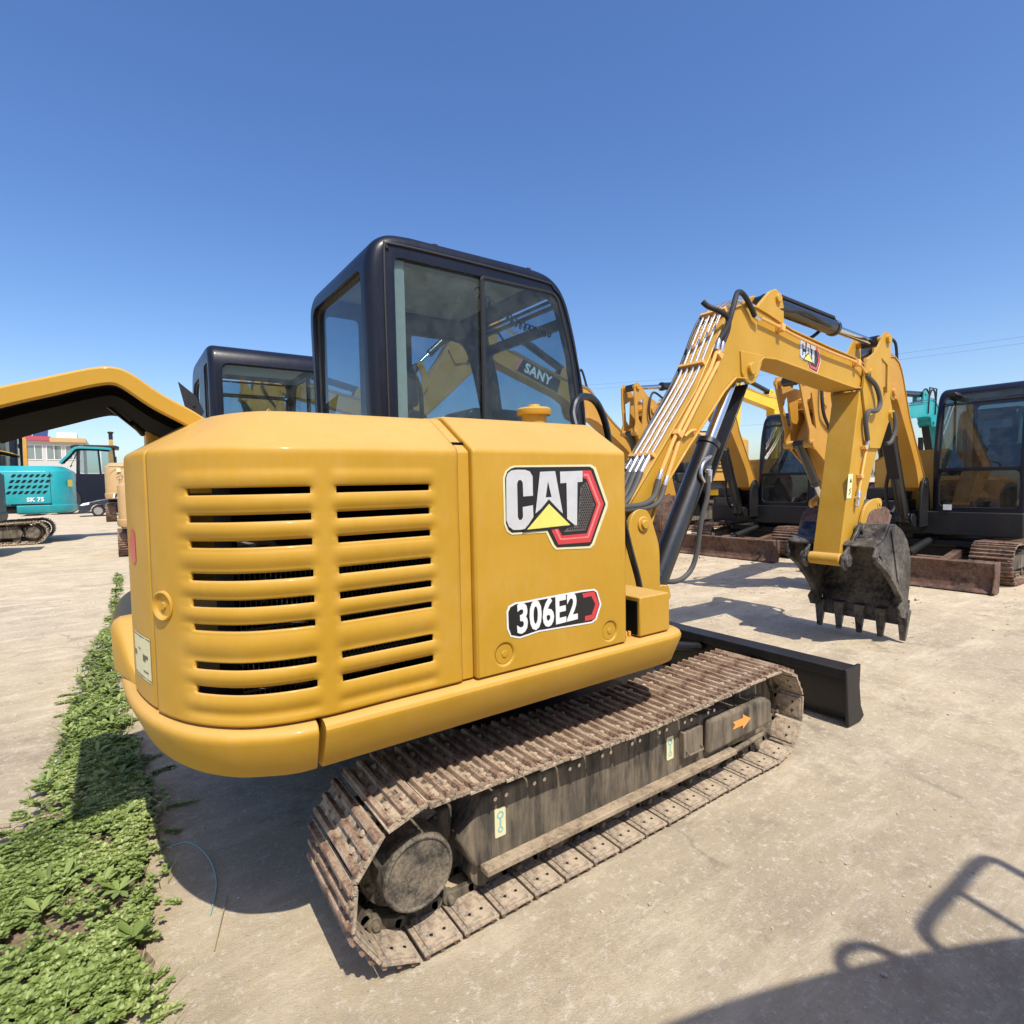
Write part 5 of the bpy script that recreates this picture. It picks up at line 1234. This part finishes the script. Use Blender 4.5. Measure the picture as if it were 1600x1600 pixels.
def leaf(c, az, el, L, w, tone, cup=.25):
    d = Vector((math.cos(az) * math.cos(el), math.sin(az) * math.cos(el), math.sin(el))); s = Vector((-math.sin(az), math.cos(az), 0)); u = d.cross(s) * -1
    if u.z < 0: u = -u
    c = Vector(c); o = len(verts); pts = [(0, 0, 0), (.35, .42, cup * .3), (.72, .50, cup * .25), (1, 0, -cup * .35), (.72, -.50, cup * .25), (.35, -.42, cup * .3), (.55, 0, -.02)]
    for a, b_, h in pts: verts.append(tuple(c + d * (a * L) + s * (b_ * w) + u * (h * w)))
    for f in ((0, 1, 6), (1, 2, 6), (2, 3, 6), (3, 4, 6), (4, 5, 6), (5, 0, 6)): faces.append([o + i for i in f]); tones.append(tone)
y = -1.15; n_ = 0
def place(x, y, sc, h):
    t0 = max(0, min(1, .5 + .55 * noise.noise(Vector((x * 2.3, y * 2.3, 4))) + rnd.uniform(-.12, .12)))
    k = rnd.choice((6, 7, 8)); tilt = rnd.uniform(0, 6.28)
    for ring in (0, 1):
        for i in range(k - ring * 2):
            az = tilt + 2 * math.pi * i / (k - ring * 2) + rnd.uniform(-.25, .25)
            leaf((x, y, h + ring * .006 * sc), az, (.15 + .55 * ring) + rnd.uniform(-.2, .35), sc * rnd.uniform(.75, 1.1) * (1 - .3 * ring), sc * rnd.uniform(.42, .58) * (1 - .2 * ring), min(1, max(0, t0 + rnd.uniform(-.15, .15) + .12 * ring)))
# near bed, dense
for i in range(21000):
    y = rnd.uniform(-1.15, 9) if i > 16000 else rnd.uniform(-1.15, 2.4)
    a, b_ = interp(wl_, y), interp(wr_[:-3] if y > -.5 else wr_, y)
    if y < -.4: b_ = interp([(-1.60, -.3), (-1.66, -.75), (-1.72, -1.2)], y)
    x = rnd.uniform(a - .02, b_ + .01); d = noise.noise(Vector((x * 3.1, y * 3.1, 9)))
    edge = min(x - a, b_ - x); 
    if edge < .045 + .13 * noise.noise(Vector((x * 3, y * 4.5, 2))) and rnd.random() < .93: continue
    if d < -.32 and rnd.random() < .8: continue
    if .55 < y < .83 and x < -1.80 and rnd.random() < .85: continue      # bare patch with the dead stalks
    if 2.3 < y < 2.7 and rnd.random() < .8: continue
    far = 1 + max(0, y - 1) * .12
    h = .012 + .045 * (0.5 + 0.5 * noise.noise(Vector((x * 5, y * 5, 1)))) * min(1, max(.15, edge / .12)) + rnd.uniform(0, .018)
    place(x, y, rnd.uniform(.012, .027) * far, h)
# a few broad-leaved plants and taller tufts among the mat
for r_ in range(95):
    y = rnd.uniform(-1.1, 4.0); a, b_ = interp(wl_, y), interp(wr_[:-3], max(y, -.5)); x = rnd.uniform(a, b_ - .03); t0 = rnd.uniform(.0, .5); k = rnd.randint(5, 9); hh_ = rnd.uniform(.03, .06); az0 = rnd.uniform(0, 6.28)
    for i in range(k): leaf((x, y, hh_), az0 + 6.28 * i / k + rnd.uniform(-.3, .3), rnd.uniform(.05, .8), rnd.uniform(.045, .085), rnd.uniform(.014, .026), min(1, t0 + rnd.uniform(0, .25)), .4)
for r_ in range(300):
    y = rnd.uniform(-1.1, 3.5); a, b_ = interp(wl_, y), interp(wr_[:-3], max(y, -.5)); x = rnd.uniform(a, b_ - .05); h0 = rnd.uniform(.05, .085)
    for q_ in range(4): place(x + rnd.uniform(-.02, .02), y + rnd.uniform(-.02, .02), rnd.uniform(.012, .022), h0 * rnd.uniform(.5, 1))
# straggling runners over the concrete edge
for r_ in range(46):
    y = rnd.uniform(-1.0, 3.2); b_ = interp(wr_[:-3], y) if y > -.5 else interp([(-1.60, -.3), (-1.66, -.75), (-1.72, -1.2)], y); side = rnd.random() < .7
    x = b_ if side else interp(wl_, y); az = (rnd.uniform(-1.3, .7)) if side else rnd.uniform(2.2, 4.0)
    for k in range(rnd.randint(3, 9)):
        x += .013 * math.cos(az); y += .013 * math.sin(az); az += rnd.uniform(-.2, .2); place(x, y, rnd.uniform(.014, .022), .008)
for r_ in range(900):   # grass blades among them
    y = rnd.uniform(-1.0, 4.5); x = rnd.uniform(interp(wl_, y) - .04, interp(wr_[:-3], max(y, -.5)) + .02)
    c = Vector((x, y, .0)); az = rnd.uniform(0, 6.28); L = rnd.uniform(.05, .14); o = len(verts); s = Vector((-math.sin(az), math.cos(az), 0)) * .0022; dv = Vector((math.cos(az), math.sin(az), 0))
    for k in range(4):
        t_ = k / 3; p = c + dv * (L * .8 * t_ * t_) + Vector((0, 0, L * (t_ - .45 * t_ * t_) * 1.2)); w = (1 - t_ * .9)
        verts.append(tuple(p - s * w)); verts.append(tuple(p + s * w))
    for k in range(3): faces.append([o + 2 * k, o + 2 * k + 1, o + 2 * k + 3, o + 2 * k + 2]); tones.append(rnd.uniform(.2, .7))
me = bpy.data.meshes.new('weeds'); me.from_pydata(verts, [], faces); me.materials.append(LEAF.m)
at = me.attributes.new('tone', 'FLOAT', 'FACE'); at.data.foreach_set('value', tones); me.polygons.foreach_set('use_smooth', [True] * len(faces)); me.update()
wo = bpy.data.objects.new('weeds', me); COL.objects.link(wo); tag(wo, 'dense low green weeds spreading along the concrete edge', 'weeds', None, 'stuff')
# dry stalks, wire, pebbles
STRAW = flat('dry_straw', (0.42, 0.34, 0.22), 0.8)
def stalk(pts, r, lab, m_=STRAW, name='dry_stalk', cat='dry stalk'):
    b = MB(); b.tube(catmull(pts, 5), r, 6); tag(b.build(name, m_), lab, cat)
stalk([(-1.86, .62, .03), (-2.0, .63, .035), (-2.15, .60, .02), (-2.35, .58, .012)], .004, 'long dry stalk lying across the weeds gap')
stalk([(-1.80, .55, .02), (-1.95, .60, .03), (-2.1, .68, .03), (-2.3, .80, .01)], .0035, 'curved dry stalk crossing the longer one')
stalk([(-1.47, -.55, .006), (-1.43, -.42, .012), (-1.40, -.32, .006)], .002, 'thin dry twig beside the rounded shadow tip')
stalk([(-1.55, .12, .006), (-1.48, .10, .01), (-1.43, -.04, .012), (-1.42, -.22, .008), (-1.46, -.38, .005)], .0022, 'thin green wire curling over the shadow edge', TEALST, 'wire', 'wire')
stalk([(-.70, -.95, .004), (-.62, -.93, .006), (-.52, -.86, .004)], .0014, 'fine dry twig below the near track')
b = MB()
for k in range(1500):
    x = rnd.uniform(-2.6, 8); y = rnd.uniform(-2.0, 7); r_ = rnd.uniform(.002, .006) * (1 + max(0, (x + y)) * .12)
    if rnd.random() < .05: r_ *= rnd.uniform(1.8, 3.2)
    m_ = Matrix.Rotation(rnd.uniform(0, 6), 3, 'Z'); b.obox((x, y, r_ * .35), (r_ * 2, r_ * rnd.uniform(1.1, 1.8), r_), m_)
PEB = dirty('yard_grit', ((0.24, 0.20, 0.16), (0.45, 0.38, 0.29), (0.62, 0.55, 0.45)), 8, 0.9, 0.2)
tag(b.build('pebbles', PEB, bevel=0), 'small loose pebbles and grit scattered over the concrete', 'pebbles', None, 'stuff')
BITS = [flat('litter_white', (0.7, 0.7, 0.68), .7), STRAW]
b = MB()
for k in range(150):
    y = rnd.uniform(-1.0, 3.5); x = rnd.uniform(interp(wl_, y) - .1, interp(wr_[:-3], max(y, -.5)) + .12); b.m = 0 if rnd.random() < .25 else 1
    m_ = Matrix.Rotation(rnd.uniform(0, 6), 3, 'Z') @ Matrix.Rotation(rnd.uniform(-.4, .4), 3, 'Y')
    b.obox((x, y, rnd.uniform(.004, .05)), (rnd.uniform(.006, .014), rnd.uniform(.005, .01), .002) if b.m == 0 else (rnd.uniform(.02, .07), .0022, .0022), m_)
tag(b.build('litter', BITS), 'tiny pale scraps and straw caught in the weeds', 'litter', None, 'stuff')
# mud crumbs on the outer shoe ends of the near track
b = MB()
for k in range(420):
    t_ = rnd.random(); (x, z, t2), tot = track_path(rnd.uniform(.55, .93) * 5.2)
    m_ = Matrix.Translation((x, -.978 + abs(rnd.gauss(0, .016)), z)) @ Matrix.Rotation(-t2, 4, 'Y') @ Matrix.Rotation(math.pi, 4, 'X') @ Matrix.Translation((0, 0, .008))
    r_ = rnd.uniform(.004, .012); q = MB(); q.obox((0, 0, 0), (r_ * 1.8, r_ * 1.4, r_), Matrix.Rotation(rnd.uniform(0, 3), 3, 'Z')); b.add([m_ @ Vector(v) for v in q.v], q.f)
tr = [c for c in main.children if c.name.startswith('track_chain')][0]
b.build('mud_crumbs', DUST, tr)
